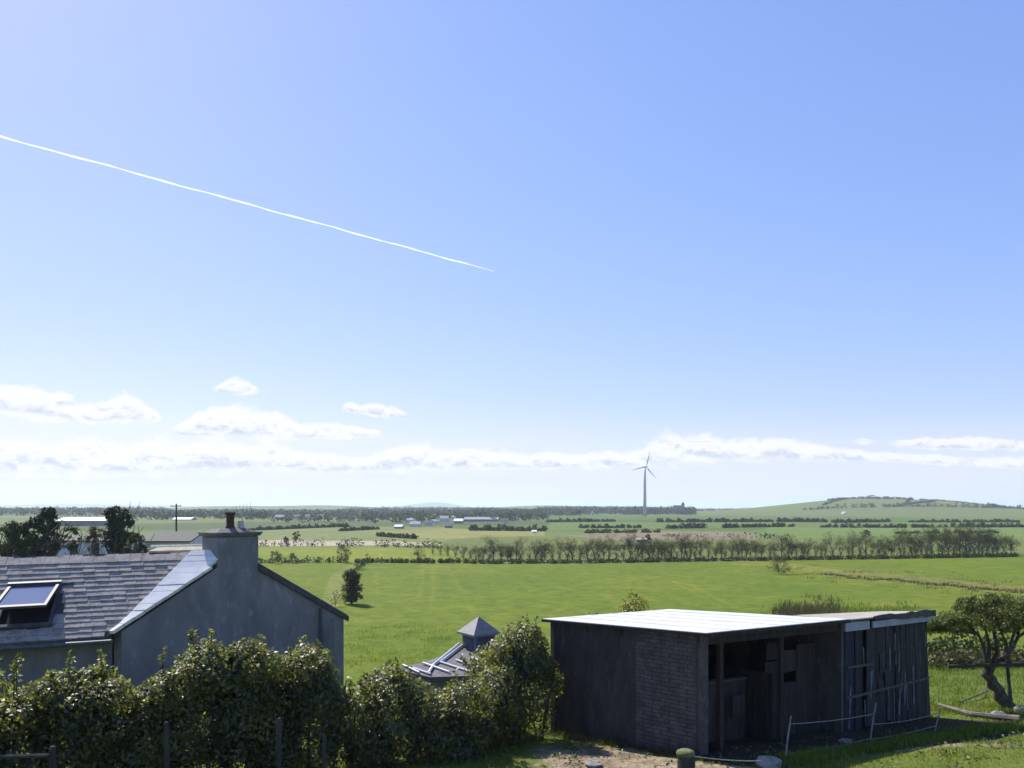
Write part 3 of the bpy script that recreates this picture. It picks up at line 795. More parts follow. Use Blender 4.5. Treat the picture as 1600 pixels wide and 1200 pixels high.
# ------------------------------------------------------------------ old lean-to beside it
lean = empty('old_lean_to', (Dp.x, Dp.y, gz(Dp.x, Dp.y)), 'weathered leaning lean-to of old boards and sheets beside the stable shed', 'shed')
dCD = (Dp - Cc).normalized(); nCD = Vector((-dCD.y, dCD.x)); LCD = (Dp - Cc).length
def CD(u): return Cc + dCD * u
def ltop(u): return 1.98 - .16 * u / LCD
NB = 17; uu = .06
skew = lambda u: .26 * (u / LCD) ** 2      # the foot swings out to the right
for k in range(NB):
    w_ = (LCD - .06) / NB; a_, b__ = CD(uu), CD(uu + w_ * random.uniform(.93, .985))
    gp = gz(a_.x, a_.y) - .25
    top_ = ltop(uu) - .21 - random.uniform(0, .02); s0 = skew(uu); s1 = skew(uu + w_)
    off = random.uniform(-.025, .02); th = .025
    if k in (3, 9): off += .05
    z_low = gp + (random.uniform(.2, .35) if k in (4, 8) else 0)
    mb = MB(); n_ = nCD * off; n2 = nCD * (off + th)
    mb.hexa([V3(a_ + n_ + dCD * s0, z_low), V3(b__ + n_ + dCD * s1, z_low), V3(b__ + n2 + dCD * s1, z_low), V3(a_ + n2 + dCD * s0, z_low), V3(a_ + n_, top_), V3(b__ + n_, top_), V3(b__ + n2, top_), V3(a_ + n2, top_)])
    mb.build('plank', MATS['blue_board'] if k < 3 else (MATS['old_sheet'] if k % 3 else MATS['old_timber']), lean)
    uu += w_
for (z_, u0, u1) in ((.98, .1, 1.15), (.35, .05, LCD)):
    wallpiece('rail', CD(u0) - nCD * .07, CD(u1) - nCD * .07, z_, z_ - .05, z_ + .05, z_, .03, MATS['board_pale'], lean)
wallpiece('fascia_board', CD(.02) - nCD * .06, CD(.98) - nCD * .06, ltop(0) - .23, ltop(1) - .22, ltop(0) - .04, ltop(1) - .04, .04, MATS['flashing'], lean)
wallpiece('fascia_board', CD(1.06) - nCD * .10, CD(LCD + .02) - nCD * .10, ltop(1) - .20, ltop(LCD) - .17, ltop(1) - .06, ltop(LCD) - .0, .04, MATS['flashing'], lean)
wallpiece('wall_plate', CD(.0) + nCD * .03, CD(LCD) + nCD * .03, ltop(0) - .25, ltop(LCD) - .25, ltop(0) - .005, ltop(LCD) + .02, .06, MATS['old_timber'], lean)
for k in range(26):
    u = random.uniform(.15, LCD - .15); zt_ = random.choice((random.uniform(.2, 1.5), random.uniform(.1, .9))); hh_ = random.uniform(.2, .75); w_ = random.choice((.02, .03, .03, .05, .22)); s0 = skew(u) * max(0, 1 - (zt_ + .4) / 2.2)
    a_ = CD(u) - nCD * .035 + dCD * s0; b__ = CD(u + w_) - nCD * .035 + dCD * s0; tl_ = random.uniform(-.06, .06)
    mb = MB(); n_ = nCD * .012
    mb.hexa([V3(a_ + dCD * tl_, zt_ - hh_), V3(b__ + dCD * tl_ * .7, zt_ - hh_ + random.uniform(-.06, .06)), V3(b__ + n_ + dCD * tl_ * .7, zt_ - hh_), V3(a_ + n_ + dCD * tl_, zt_ - hh_), V3(a_, zt_), V3(b__, zt_ + random.uniform(-.05, .05)), V3(b__ + n_, zt_), V3(a_ + n_, zt_)])
    mb.build('torn_strip' if w_ < .1 else 'patch', MATS['strip_grey' if w_ < .1 else random.choice(('old_sheet', 'old_timber', 'blue_board'))], lean)
# side and back walls, felt roof
F1 = Dp + nCD * 2.4; F2 = Cc + nCD * 2.4
wallpiece('side_wall', Dp + dCD * .02, F1, -1.6, -1.8, ltop(LCD) - .1, 1.25, .05, MATS['old_timber'], lean)
wallpiece('back_wall', F1, F2, -1.8, -1.8, 1.25, 1.35, .05, MATS['old_timber'], lean)
mb = MB(); a_ = CD(-.02) - nCD * .12; b__ = CD(LCD + .1) - nCD * .14; c_ = b__ + nCD * 1.25; d_ = a_ + nCD * 1.25
mb.slab([V3(a_, ltop(0) + .03), V3(b__, ltop(LCD) + .06), V3(c_, 1.75), V3(d_, 1.97)], .03); mb.build('roof', MATS['felt'], lean)
mb = MB(); e_ = F1 + nCD * .1 + dCD * .1; f_ = F2 + nCD * .1
mb.slab([V3(d_ + nCD * .005, 1.966), V3(c_ + nCD * .005, 1.746), V3(e_, 1.3), V3(f_, 1.4)], .03); mb.build('rear_roof', MATS['felt'], lean)
# torn roofing strip along the right half of the eave
mb = MB(); pts = []
for k in range(13):
    u = 1.0 + k * (LCD - .9) / 12; q_ = CD(u) - nCD * .16
    pts.append((V3(q_, ltop(u) + .065 + random.uniform(-.02, .02) + .04 * (u / LCD)), V3(q_ - nCD * .015, ltop(u) - .02 + random.uniform(-.04, .03))))
vs = []; fs = []
for a_, b__ in pts: vs += [a_, b__, a_ + V3(nCD * .03, 0), b__ + V3(nCD * .03, 0)]
for k in range(12):
    i = k * 4; fs += [(i, i + 1, i + 5, i + 4), (i + 2, i + 6, i + 7, i + 3), (i, i + 4, i + 6, i + 2), (i + 1, i + 3, i + 7, i + 5)]
mb.add(vs, fs); mb.build('torn_felt', MATS['slate_dark'], lean)

# ------------------------------------------------------------------ outbuilding with cupola
mat('dark_slate_roof', (.06, .058, .07), (.10, .095, .11), 5, .7, .3, 40)
mat('cap_slate', (.17, .17, .18), (.13, .13, .14), 5, .6, .2, 30)
mat('white_trim', (.62, .63, .66), (.52, .53, .56), 5, .6)
mat('blue_grey_panel', (.13, .17, .27), (.10, .13, .21), 4, .6)
def plane3(p, q_, r_): n_ = (q_ - p).cross(r_ - p).normalized(); return (p, n_)
def rayp(px, py, pl, lift=0):
    o_ = Vector((0, 0, CAMZ)); dv_ = W(px, py, 1.0) - o_; p, n_ = pl
    if n_.z < 0: n_ = -n_
    return o_ + dv_ * ((p - o_).dot(n_) / dv_.dot(n_)) + n_ * lift
pl = plane3(W(722, 1010, 26.3), W(672, 1057, 23.6), W(770, 1054, 23.6))
ob = empty('outbuilding', (-2, 25, gz(-2, 25)), 'low outbuilding with white roof bars and a pyramid-capped cupola behind the hedge', 'outbuilding')
og = gz(-2, 24) - 1.6
cor = [rayp(612, 1044, pl), rayp(672, 1058, pl), rayp(790, 1054, pl), rayp(800, 1012, pl), rayp(712, 1008, pl), rayp(680, 1032, pl)]
def prism_down(nm, pts_, th, mt, par):
    mb = MB(); n = len(pts_); vs = list(pts_) + [p_ - Vector((0, 0, th)) for p_ in pts_]
    mb.add(vs, [tuple(range(n)), tuple(range(n, 2 * n))[::-1]] + [(i, n + i, n + (i + 1) % n, (i + 1) % n) for i in range(n)]); return mb.build(nm, mt, par)
prism_down('roof', cor, .10, MATS['dark_slate_roof'], ob)
mb = MB(); w4 = [cor[1].lerp(cor[3], .06), cor[2].lerp(cor[4], .06), cor[3], cor[4].lerp(cor[2], .04), cor[0].lerp(cor[2], .06)]
mb.prism([(p_.x, p_.y) for p_ in (w4[4], w4[0], w4[1], w4[2], w4[3])], og, [p_.z - .12 for p_ in (w4[4], w4[0], w4[1], w4[2], w4[3])]); mb.build('wall', MATS['render_wall'], ob)
for (x0, y0, x1, y1) in ((629, 1041, 655, 1053), (646, 1045.5, 673, 1055), (661, 1038, 702, 1052.5), (688, 1036, 731, 1050), (713, 1033, 757, 1047.5), (737, 1030, 778, 1044)):
    mb = MB(); mb.tube([rayp(x0, y0, pl, .05), rayp(x1, y1, pl, .05)], .034, 5); mb.build('roof_bar', MATS['white_trim'], ob)
for (x0, y0, x1, y1) in ((718, 1008, 678, 1041), (723, 1010.5, 690, 1036), (678, 1041, 670, 1054)):
    mb = MB(); mb.tube([rayp(x0, y0, pl, .06), rayp(x1, y1, pl, .06)], .04, 5); mb.build('hip_bar', MATS['white_trim'], ob)
prism_down('fascia', [rayp(672, 1058.5, pl, .01), rayp(790, 1054.5, pl, .01), rayp(790, 1054.5, pl, .01) + Vector((0, .05, 0)), rayp(672, 1058.5, pl, .01) + Vector((0, .05, 0))], .17, MATS['frame_grey'], ob)
cup = empty('cupola', (0, 0, 0)); cup.parent = ob
cxy = W(748, 990, 26.2); cup.location = Vector((cxy.x, cxy.y, -.9)) - Vector(ob.location)
zt = W(748, 963, 26.2).z; ze = W(748, 989, 26.2).z; crz = R(35); hw = .50
mb = MB(); mb.box((cxy.x, cxy.y, (ze - .9) / 2 - .02), (hw * 1.55, hw * 1.55, ze + .88), crz); mb.build('body', MATS['blue_grey_panel'], cup)
mb = MB(); cs = [(cxy.x + math.cos(crz + math.pi / 4 + k * math.pi / 2) * hw * 1.46, cxy.y + math.sin(crz + math.pi / 4 + k * math.pi / 2) * hw * 1.46) for k in range(4)]
vs = [V3(c_, ze - .03) for c_ in cs] + [V3(c_, ze + .03) for c_ in cs] + [Vector((cxy.x, cxy.y, zt))]
mb.add(vs, [(3, 2, 1, 0), (0, 1, 5, 4), (1, 2, 6, 5), (2, 3, 7, 6), (3, 0, 4, 7), (4, 5, 8), (5, 6, 8), (6, 7, 8), (7, 4, 8)]); mb.build('cap', MATS['cap_slate'], cup)
for k in range(4):
    a_ = crz + k * math.pi / 2; n_ = Vector((math.cos(a_), math.sin(a_), 0)); tt = Vector((-n_.y, n_.x, 0))
    for j in range(4):
        q_ = Vector((cxy.x, cxy.y, ze - .14 - j * .11)) + n_ * (hw * .775 + .014)
        mb = MB(); mb.hexa([q_ - tt * .30 + Vector((0, 0, -.04)) + n_ * .02, q_ + tt * .30 + Vector((0, 0, -.04)) + n_ * .02, q_ + tt * .30 + Vector((0, 0, -.03)) + n_ * .03, q_ - tt * .30 + Vector((0, 0, -.03)) + n_ * .03, q_ - tt * .30 + Vector((0, 0, .035)) - n_ * .012, q_ + tt * .30 + Vector((0, 0, .035)) - n_ * .012, q_ + tt * .30 + Vector((0, 0, .045)), q_ - tt * .30 + Vector((0, 0, .045))]); mb.build('louvre', MATS['dark_slate_roof'], cup)
wb = [W(761, 1019, 25.4), W(776, 1019, 25.4), W(787, 1002, 25.9), W(768, 1003, 25.9)]
prism_down('white_board', wb, .04, MATS['white_trim'], ob)

# ------------------------------------------------------------------ plants
def branch_skeleton(base, h, spread, n_main, trunk_h, r0, lean=(0, 0), levels=2, up=.55, wob=.12):
    """list of (points, radii) for trunk, limbs and twigs, and the tips"""
    segs = []; tips = []
    base = Vector(base)
    top = base + Vector((lean[0] * trunk_h, lean[1] * trunk_h, trunk_h))
    mid = base.lerp(top, .5) + Vector((random.uniform(-wob, wob), random.uniform(-wob, wob), 0)) * trunk_h
    segs.append(([base - Vector((0, 0, .15)), mid, top], [r0 * 1.35, r0, r0 * .8], 0))
    def grow(p, d_, ln, r, lev):
        pts = [p]; q_ = p; dd_ = d_.copy()
        for k in range(3):
            dd_ = (dd_ + Vector((random.gauss(0, .22), random.gauss(0, .22), random.gauss(.10, .15)))).normalized()
            q_ = q_ + dd_ * ln / 3; pts.append(q_)
        segs.append((pts, [r, r * .8, r * .58, r * .35], lev)); tips.append(q_)
        if lev < levels:
            for k in range(random.randint(3, 4)):
                i = random.choice((1, 2, 2, 3)); a = random.uniform(0, 6.283)
                nd = (dd_ * .75 + Vector((math.cos(a), math.sin(a), random.uniform(-.1, .6))) * .75).normalized()
                grow(pts[i], nd, ln * random.uniform(.5, .72), r * .5, lev + 1)
    for k in range(n_main):
        a = 6.283 * k / n_main + random.uniform(-.4, .4)
        d_ = Vector((math.cos(a) * spread, math.sin(a) * spread, up)).normalized()
        st = base.lerp(top, random.uniform(.62, 1.0))
        grow(st, d_, (h - trunk_h) * random.uniform(.55, .8), r0 * .62, 1)
    return segs, tips

def tree_parts(name_pref, segs, parent, bark, trunk_sides=8, fine=4):
    tr = MB(); tw = MB()
    for pts, rr, lev in segs:
        if lev == 0: tr.tube(pts, rr, trunk_sides)
        elif lev == 1: tr.tube(pts, rr, 5, cap=False)
        else: tw.tube(pts, rr, 3, cap=False)
    a = tr.build('trunk', MATS[bark], parent, True)
    b_ = tw.build('twigs', MATS['twig'], parent) if tw.v else None
    if b_: b_['kind'] = 'stuff'
    return a, b_

def clumps(name, centers, per, rad_, size, m_, parent, base, aspect=.6, updir=.4, squash=.8):
    c_ = np.repeat(np.asarray([tuple(x) for x in centers]), per, 0); n = len(c_)
    d_ = unit(rng.normal(size=(n, 3))) * (rng.uniform(0, 1, (n, 1)) ** .45)
    r_ = np.repeat(rad_ * rng.uniform(.7, 1.25, len(centers)), per).reshape(-1, 1) if np.isscalar(rad_) else np.repeat(np.asarray(rad_), per).reshape(-1, 1)
    p_ = c_ + d_ * r_ * np.array([1, 1, squash])
    nr_ = d_ + rng.normal(size=(n, 3)) * .6 + np.array([0, 0, updir])
    me = leaf_mesh(name, p_ - np.asarray(tuple(base)), nr_, size * rng.uniform(.6, 1.3, n), aspect)
    return np_obj(name, me, m_, base, parent)

# hedge of broad-leaved evergreen shrubs ------------------------------
def hedge_shrub(px, d, top_py, hw, label, leaf='griselinia', n=9000, spikes=(), skirt=1.0, depth=.85):
    g_ = W(px, 1100, d); base = Vector((g_.x, d, gz(g_.x, d)))
    zt = W(px, top_py, d).z; H = zt - base.z; wx = hw * 1.1 / F * d
    sh = empty('hedge_shrub', base, label, 'shrub', 'shrubs of the garden hedge')
    lob = []
    for k in range(11):
        fz = random.uniform(.28, .97); e = math.sqrt(max(0.05, 1 - max(0, fz - .5) ** 2 * 2.6))
        ox = random.uniform(-1, 1) * wx * .72 * e; oy = random.uniform(-1, 1) * depth * .5
        r_ = random.uniform(.24, .40)
        lob.append((np.array([base.x + ox, base.y + oy, base.z + fz * H - r_ * .75]), np.array([r_ * 1.15, r_, r_ * random.uniform(.8, 1.15)])))
    lob.append((np.array([base.x, base.y, base.z + H * .42]), np.array([wx * .85, depth * .75, H * .46])))
    lob.append((np.array([base.x + random.uniform(-.1, .1), base.y, base.z + H * .72]), np.array([wx * .55, depth * .6, H * .22])))
    ps = []; ns = []
    areas = np.array([r_[0] * r_[1] + r_[0] * r_[2] + r_[1] * r_[2] for _, r_ in lob]); areas /= areas.sum()
    for (c_, r_), w_ in zip(lob, areas):
        p_, n_ = ell(int(n * 1.4 * w_) + 20, c_, r_)
        ps.append(p_); ns.append(n_)
    P_ = np.vstack(ps); N_ = np.vstack(ns)
    keep = np.ones(len(P_), bool)
    for (c_, r_) in lob:   # thin out what lies deep inside another lobe
        deep = (((P_ - c_) / r_) ** 2).sum(1) < .22
        keep &= ~(deep & (rng.uniform(size=len(P_)) < .85))
    keep &= P_[:, 2] > base.z + .03
    P_, N_ = P_[keep], N_[keep]
    # upright leafy shoots that break the outline
    sp = []; stems = MB()
    for k in range(26):
        a = rng.integers(len(P_)); b0 = P_[a]
        if b0[2] < base.z + H * .62: continue
        ln = random.uniform(.10, .24); dv_ = unit(np.array([random.gauss(0, .3), random.gauss(0, .3), 1.0]))
        sp.append((b0, dv_, ln))
    for (spx, spy) in spikes:
        q_ = W(spx, spy, d); sp.append((np.array([q_.x, q_.y, q_.z - .42]), np.array([0, 0, 1.0]), .42)); 
    sP = []; sN = []; sA = []
    for b0, dv_, ln in sp:
        k_ = int(16 + 60 * ln); u_ = rng.uniform(0, 1, (k_, 1)) ** .8
        sP.append(b0 + dv_ * ln * u_ + rng.normal(size=(k_, 3)) * .014); r2 = rng.normal(size=(k_, 3)); sN.append(r2 * .7 + np.array([0, -.1, .6])); sA.append(dv_ * .7 + unit(r2) * .8)
        stems.tube([Vector(b0 - dv_ * .25), Vector(b0 + dv_ * ln * .9)], [.008, .004], 4, cap=False)
    LP = np.vstack([P_] + sP); LN = np.vstack([N_ + rng.normal(size=N_.shape) * .55 + np.array([0, 0, .35])] + sN)
    LA = np.vstack([N_ * .7 + np.array([0, 0, .55])] + sA)
    me = leaf_mesh('foliage', LP - np.array(base), LN, .064 * rng.uniform(.45, 1.5, len(LP)), .58, LA)
    fo_ = np_obj('foliage', me, MATS[leaf], base, sh); fo_['kind'] = 'stuff'
    for k in range(16):
        a = P_[rng.integers(len(P_))]; dv_ = unit(np.array([random.gauss(0, .5), -abs(random.gauss(.2, .3)), random.uniform(.3, 1)])); ln = random.uniform(.12, .38)
        stems.tube([Vector(a - dv_ * .1), Vector(a + dv_ * ln * .5 + rng.normal(size=3) * .02), Vector(a + dv_ * ln)], [.006, .004, .002], 3, cap=False)
    for k in range(7):
        a = random.uniform(0, 6.28); q_ = base + Vector((math.cos(a) * wx * .5, math.sin(a) * .25, 0))
        tt_ = base + Vector((math.cos(a) * wx * .9, math.sin(a) * .35, H * random.uniform(.55, .8)))
        stems.tube([q_ - Vector((0, 0, .1)), q_.lerp(tt_, .5) + Vector((random.uniform(-.06, .06), 0, 0)), tt_], [.03, .022, .01], 5, cap=False)
    tag(stems.build('stems', MATS['bark'], sh), kind='stuff')
    return sh

hedge_shrub(-60, 11.3, 1050, 75, 'leafy hedge shrub cut by the left edge of the picture', n=8000)
hedge_shrub(25, 11.5, 1066, 62, 'hedge shrub with one upright shoot at the left end of the hedge', spikes=[(26, 1024), (22, 1034)], n=8500)
hedge_shrub(112, 11.7, 1042, 58, 'dome-topped hedge shrub below the open roof window', spikes=[(108, 1022)], n=9000)
hedge_shrub(165, 11.75, 1034, 48, 'yellow-tipped hedge shrub between roof window and gable', spikes=[(158, 1018)], n=8500)
hedge_shrub(232, 11.9, 1052, 52, 'lower hedge shrub in the dip left of the tallest hedge shrub', spikes=[(254, 1012)], n=8500)
hedge_shrub(310, 12.2, 986, 62, 'tallest hedge shrub, light green, in front of the gable', spikes=[(298, 980), (330, 982)], n=12500)
hedge_shrub(382, 12.4, 992, 50, 'tall hedge shrub right of the tallest one, below the chimney', spikes=[(408, 990)], n=10500)
hedge_shrub(430, 12.6, 1034, 42, 'hedge shrub in the dip below the right side of the gable', n=8500)
hedge_shrub(486, 12.9, 1000, 56, 'round hedge shrub at the right corner of the gable', spikes=[(472, 994), (500, 1002)], n=10500)
hedge_shrub(556, 13.4, 1062, 42, 'thin low hedge shrub right of the house corner', n=4200)
hedge_shrub(612, 13.5, 1048, 52, 'twiggy hedge shrub left of the dark outbuilding wall', spikes=[(620, 1030), (640, 1040)], n=7000)
hedge_shrub(674, 13.8, 1092, 40, 'lowest hedge shrub below the outbuilding gable', n=6000)
hedge_shrub(722, 14.2, 1062, 46, 'hedge shrub below the cupola', spikes=[(712, 1048), (738, 1052)], n=8500)
hedge_shrub(772, 15.0, 1032, 50, 'hedge shrub between the cupola and the tall shrub by the shed', n=8500)
hedge_shrub(818, 15.7, 972, 58, 'tall dark hedge shrub against the left end of the shed', spikes=[(838, 968), (812, 984)], n=10500)
hedge_shrub(768, 16.6, 1012, 34, 'half hidden hedge shrub rising behind the one below the cupola', n=6000)
hedge_shrub(990, 23.0, 926, 30, 'yellow-leaved shrub showing above the white shed roof', leaf='griselinia_yellow', n=6500, depth=.5)
hedge_shrub(925, 22.5, 946, 40, 'low leafy shrub top left of the yellow one above the shed roof', n=5000)

# stakes and a low rail in front of the dark hedge
mat('grey_stake', (.035, .035, .033), (.06, .058, .054), 6, .95, .4, 40, stretch=(2, 2, .3))
for px, py0, d, w_, lab in ((262, 1128, 10.9, .07, 'grey wooden stake in front of the tallest hedge shrub'), (434, 1122, 11.2, .07, 'grey wooden stake in the dark hollow below the gable'), (507, 1150, 11.8, .06, 'short grey stake under the round hedge shrub'), (82, 1166, 10.5, .09, 'stout grey stake at the lower left corner')):
    q_ = W(px, py0, d); g0 = gz(q_.x, q_.y)
    mb = MB(); a_ = Vector((q_.x, q_.y, 0)); lx = random.uniform(-.03, .03)
    mb.tube([(q_.x, q_.y, g0 - .2), (q_.x + lx * .5, q_.y, (g0 + q_.z) / 2), (q_.x + lx, q_.y, q_.z - .03), (q_.x + lx, q_.y, q_.z)], [w_ * .55, w_ * .52, w_ * .5, w_ * .3], 8)
    tag(mb.build('fence_stake', MATS['grey_stake'], None), lab, 'stake', 'stakes along the hedge')
q0, q1 = W(-60, 1182, 10.5), W(78, 1180, 10.46)
mb = MB(); mb.tube([q0, q0.lerp(q1, .5) + Vector((0, 0, -.01)), q1], .03, 6)
tag(mb.build('fence_rail', MATS['grey_stake'], None), 'grey wooden rail at the lower left corner', 'rail')

# ------------------------------------------------------------------ thorn tree at the right
tb = onground(1572, 1106); 
tree = empty('thorn_tree', tb, 'small gnarled thorn tree with flat wind-shaped crown at the right edge', 'tree')
def P_t(px, py, dy=0): return W(px, py, tb.y + dy)
mb = MB()
mb.tube([tb + Vector((.2, 0, -.2)), P_t(1572, 1098), P_t(1562, 1088), P_t(1561, 1078), P_t(1551, 1070), P_t(1549, 1061), P_t(1541, 1054), P_t(1546, 1046), P_t(1551, 1038)], [.21, .15, .17, .125, .155, .12, .15, .11, .10], 9)
mb.tube([P_t(1580, 1110), P_t(1577, 1075, .1), P_t(1574, 1040, .15), P_t(1578, 1010, .1), P_t(1586, 985)], [.06, .05, .045, .04, .03], 7)
limbs = [[(1548, 1048), (1540, 1028), (1536, 1008), (1529, 992), (1524, 975)], [(1551, 1042), (1558, 1020), (1556, 1000), (1551, 985), (1556, 965)],
         [(1551, 1040), (1566, 1028), (1573, 1008), (1565, 990), (1570, 968)], [(1566, 1030), (1580, 1015), (1590, 996), (1592, 978), (1600, 960)], [(1543, 1040), (1546, 1012), (1543, 996), (1538, 975), (1530, 960)],
         [(1529, 992), (1510, 978), (1495, 968)], [(1590, 996), (1606, 986), (1630, 975)], [(1556, 990), (1548, 970), (1552, 950)], [(1572, 985), (1585, 965), (1590, 945)]]
tips = []
for i, L_ in enumerate(limbs):
    pts = [P_t(x, y, random.uniform(-.25, .25) * k) for k, (x, y) in enumerate(L_)]
    pts = [pts[0]] + [p_ for p_ in pts[1:]]
    mb.tube(pts, list(np.linspace(.062 if i < 5 else .035, .018, len(pts))), 6)
    tips += pts[-2:]
mb.build('trunk', MATS['bark'], tree, True)
cen = []
for k in range(200):
    a = random.uniform(0, 6.283); r_ = random.uniform(0, 1) ** .5
    x_ = math.cos(a) * r_; y_ = math.sin(a) * r_
    px = 1550 + x_ * 112; top = 932 + 34 * (x_ ** 2) + (14 if x_ < -.5 else 0); bot = 985
    cen.append(P_t(px, random.uniform(top, min(bot, top + 48)), y_ * 1.25))
cr = clumps('crown', cen, 190, .19, .055, MATS['hawthorn_leaf'], tree, tb, squash=.7)
tw = MB()
for k in range(90):
    c_ = random.choice(cen); t_ = min(tips, key=lambda q: (q - c_).length)
    tw.tube([t_, t_.lerp(c_, .5) + Vector((random.gauss(0, .05), random.gauss(0, .05), .05)), c_], [.012, .008, .004], 3, cap=False)
tag(tw.build('twigs', MATS['twig'], tree), kind='stuff')

# rail across the tree, fallen branch, rubble
mat('pale_log', (.17, .155, .13), (.09, .082, .07), 6, .95, .4, 40, stretch=(1, 1, 2))
mat('stone', (.26, .25, .23), (.17, .165, .15), 6, .95, .5, 40, c3=(.34, .34, .31))
q0, q1 = W(1481, 1041, tb.y - .22), W(1660, 1036, tb.y - .3)
mb = MB(); mb.tube([q0, q0.lerp(q1, .5) + Vector((0, 0, .01)), q1], [.045, .05, .05], 7)
tag(mb.build('fence_pole', MATS['grey_stake'], None), 'grey horizontal pole fixed across the thorn tree trunk', 'pole')
def rock(name, p_, r_, lab, cat='stone', m_='stone', group=None, flatz=.6):
    d_ = []
    mb = MB(); n_, k_ = 9, 5; vs = []; fs = []
    for i in range(k_ + 1):
        ph = math.pi * i / k_
        for j in range(n_):
            th = 2 * math.pi * j / n_; rr = r_ * random.uniform(.8, 1.15)
            vs.append((p_.x + rr * math.sin(ph) * math.cos(th) * 1.2, p_.y + rr * math.sin(ph) * math.sin(th), p_.z + r_ * .25 + rr * math.cos(ph) * flatz))
    for i in range(k_):
        for j in range(n_): fs.append((i * n_ + j, (i + 1) * n_ + j, (i + 1) * n_ + (j + 1) % n_, i * n_ + (j + 1) % n_))
    mb.add(vs, fs); return tag(mb.build(name, MATS[m_], None), lab, cat, group)
def gpt(px, py, up=0):
    q_ = onground(px, py); q_.z += up; return q_
mb = MB(); pts = [gpt(1466, 1108, .12), gpt(1490, 1114, .10), gpt(1520, 1121, .08), gpt(1552, 1124, .07), gpt(1594, 1129, .08)]
mb.tube(pts, [.035, .045, .055, .07, .085], 8); tag(mb.build('fallen_log', MATS['pale_log'], None), 'long pale fallen branch lying below the thorn tree', 'log')
mb = MB(); mb.tube([gpt(1500, 1100, .05), gpt(1530, 1092, .12), gpt(1552, 1086, .22)], [.03, .025, .015], 6); mb.tube([gpt(1530, 1092, .12), gpt(1538, 1080, .12)], [.02, .01], 5)
tag(mb.build('fallen_branch', MATS['pale_log'], None), 'short forked branch on the grass behind the long fallen one', 'branch')
rock('stone', gpt(1200, 1196), .19, 'pale mossy stone at the lower edge right of the wooden post')
rock('stone', gpt(1322, 1162), .12, 'small pale stone beside the foot of the middle fence stake')
rock('stone', gpt(1560, 1118), .14, 'pale stone against the foot of the thorn tree')
rock('stone', gpt(1596, 1112), .16, 'grey stone at the right edge behind the fallen branch')
rock('stone', gpt(926, 1197), .13, 'dark stone on the bare earth at the lower edge', flatz=.4)

# mossy post and electric-tape fence
mat('moss', (.09, .10, .04), (.17, .17, .085), 14, .95, .6, 60, c3=(.09, .10, .04))
mat('white_stake', (.28, .27, .25), (.17, .165, .15), 9, .8)
mat('tape', (.30, .29, .27), (.16, .155, .145), 20, .8)
pp = W(1071, 1172, 10.2); g0 = gz(pp.x, pp.y)
fp = empty('wooden_post', (pp.x, pp.y, g0), 'thick wooden post with a mossy top at the lower edge', 'post')
mb = MB(); mb.tube([(pp.x, pp.y, g0 - .2), (pp.x + .01, pp.y, pp.z - .10), (pp.x, pp.y, pp.z - .02)], [.115, .112, .105], 12); mb.build('shaft', MATS['grey_stake'], fp)
mb = MB(); mb.lathe((pp.x, pp.y, pp.z - .1), [(.114, .03), (.120, .06), (.112, .085), (.07, .105), (.02, .11)], 12); mb.build('moss_cap', MATS['moss'], fp, True)
stk = []
for (bx, by, tx, ty, lab) in ((1226, 1186, 1236, 1119, 'leftmost thin pale fence stake in front of the shed'), (1358, 1160, 1369, 1098, 'middle thin pale fence stake in front of the lean-to'), (1458, 1146, 1471, 1106, 'rightmost thin pale fence stake beyond the lean-to corner')):
    b0 = onground(bx, by); t0 = W(tx, ty, b0.y); mb = MB(); mb.tube([b0 - Vector((0, 0, .1)), b0.lerp(t0, .5), t0], [.017, .015, .012], 6)
    tag(mb.build('fence_stake', MATS['white_stake'], None), lab, 'stake', 'stakes of the tape fence'); stk.append((b0, t0))
def tape(p_, q_, sag, lab):
    mb = MB(); pts = [p_.lerp(q_, k / 10) - Vector((0, 0, sag * 4 * (k / 10) * (1 - k / 10))) for k in range(11)]
    mb.tube(pts, .008, 5); tag(mb.build('fence_tape', MATS['tape'], None), lab, 'tape', 'tapes of the garden fence')
s1, s2, s3 = stk
tape(s1[0].lerp(s1[1], .82), s2[0].lerp(s2[1], .72), .03, 'upper pale fence tape from the leftmost to the middle stake')
tape(s2[0].lerp(s2[1], .46), s3[0].lerp(s3[1], .82), .05, 'upper pale fence tape from the middle to the rightmost stake')
tape(s1[0].lerp(s1[1], .10), s2[0].lerp(s2[1], .10), .03, 'lower pale fence tape from the leftmost to the middle stake')
tape(s2[0].lerp(s2[1], .08), s3[0].lerp(s3[1], .30), .03, 'lower pale fence tape from the middle to the rightmost stake')
tape(Vector((pp.x + .1, pp.y, pp.z - .08)), W(1188, 1189, 12.4), .02, 'pale tape running right from the mossy wooden post')

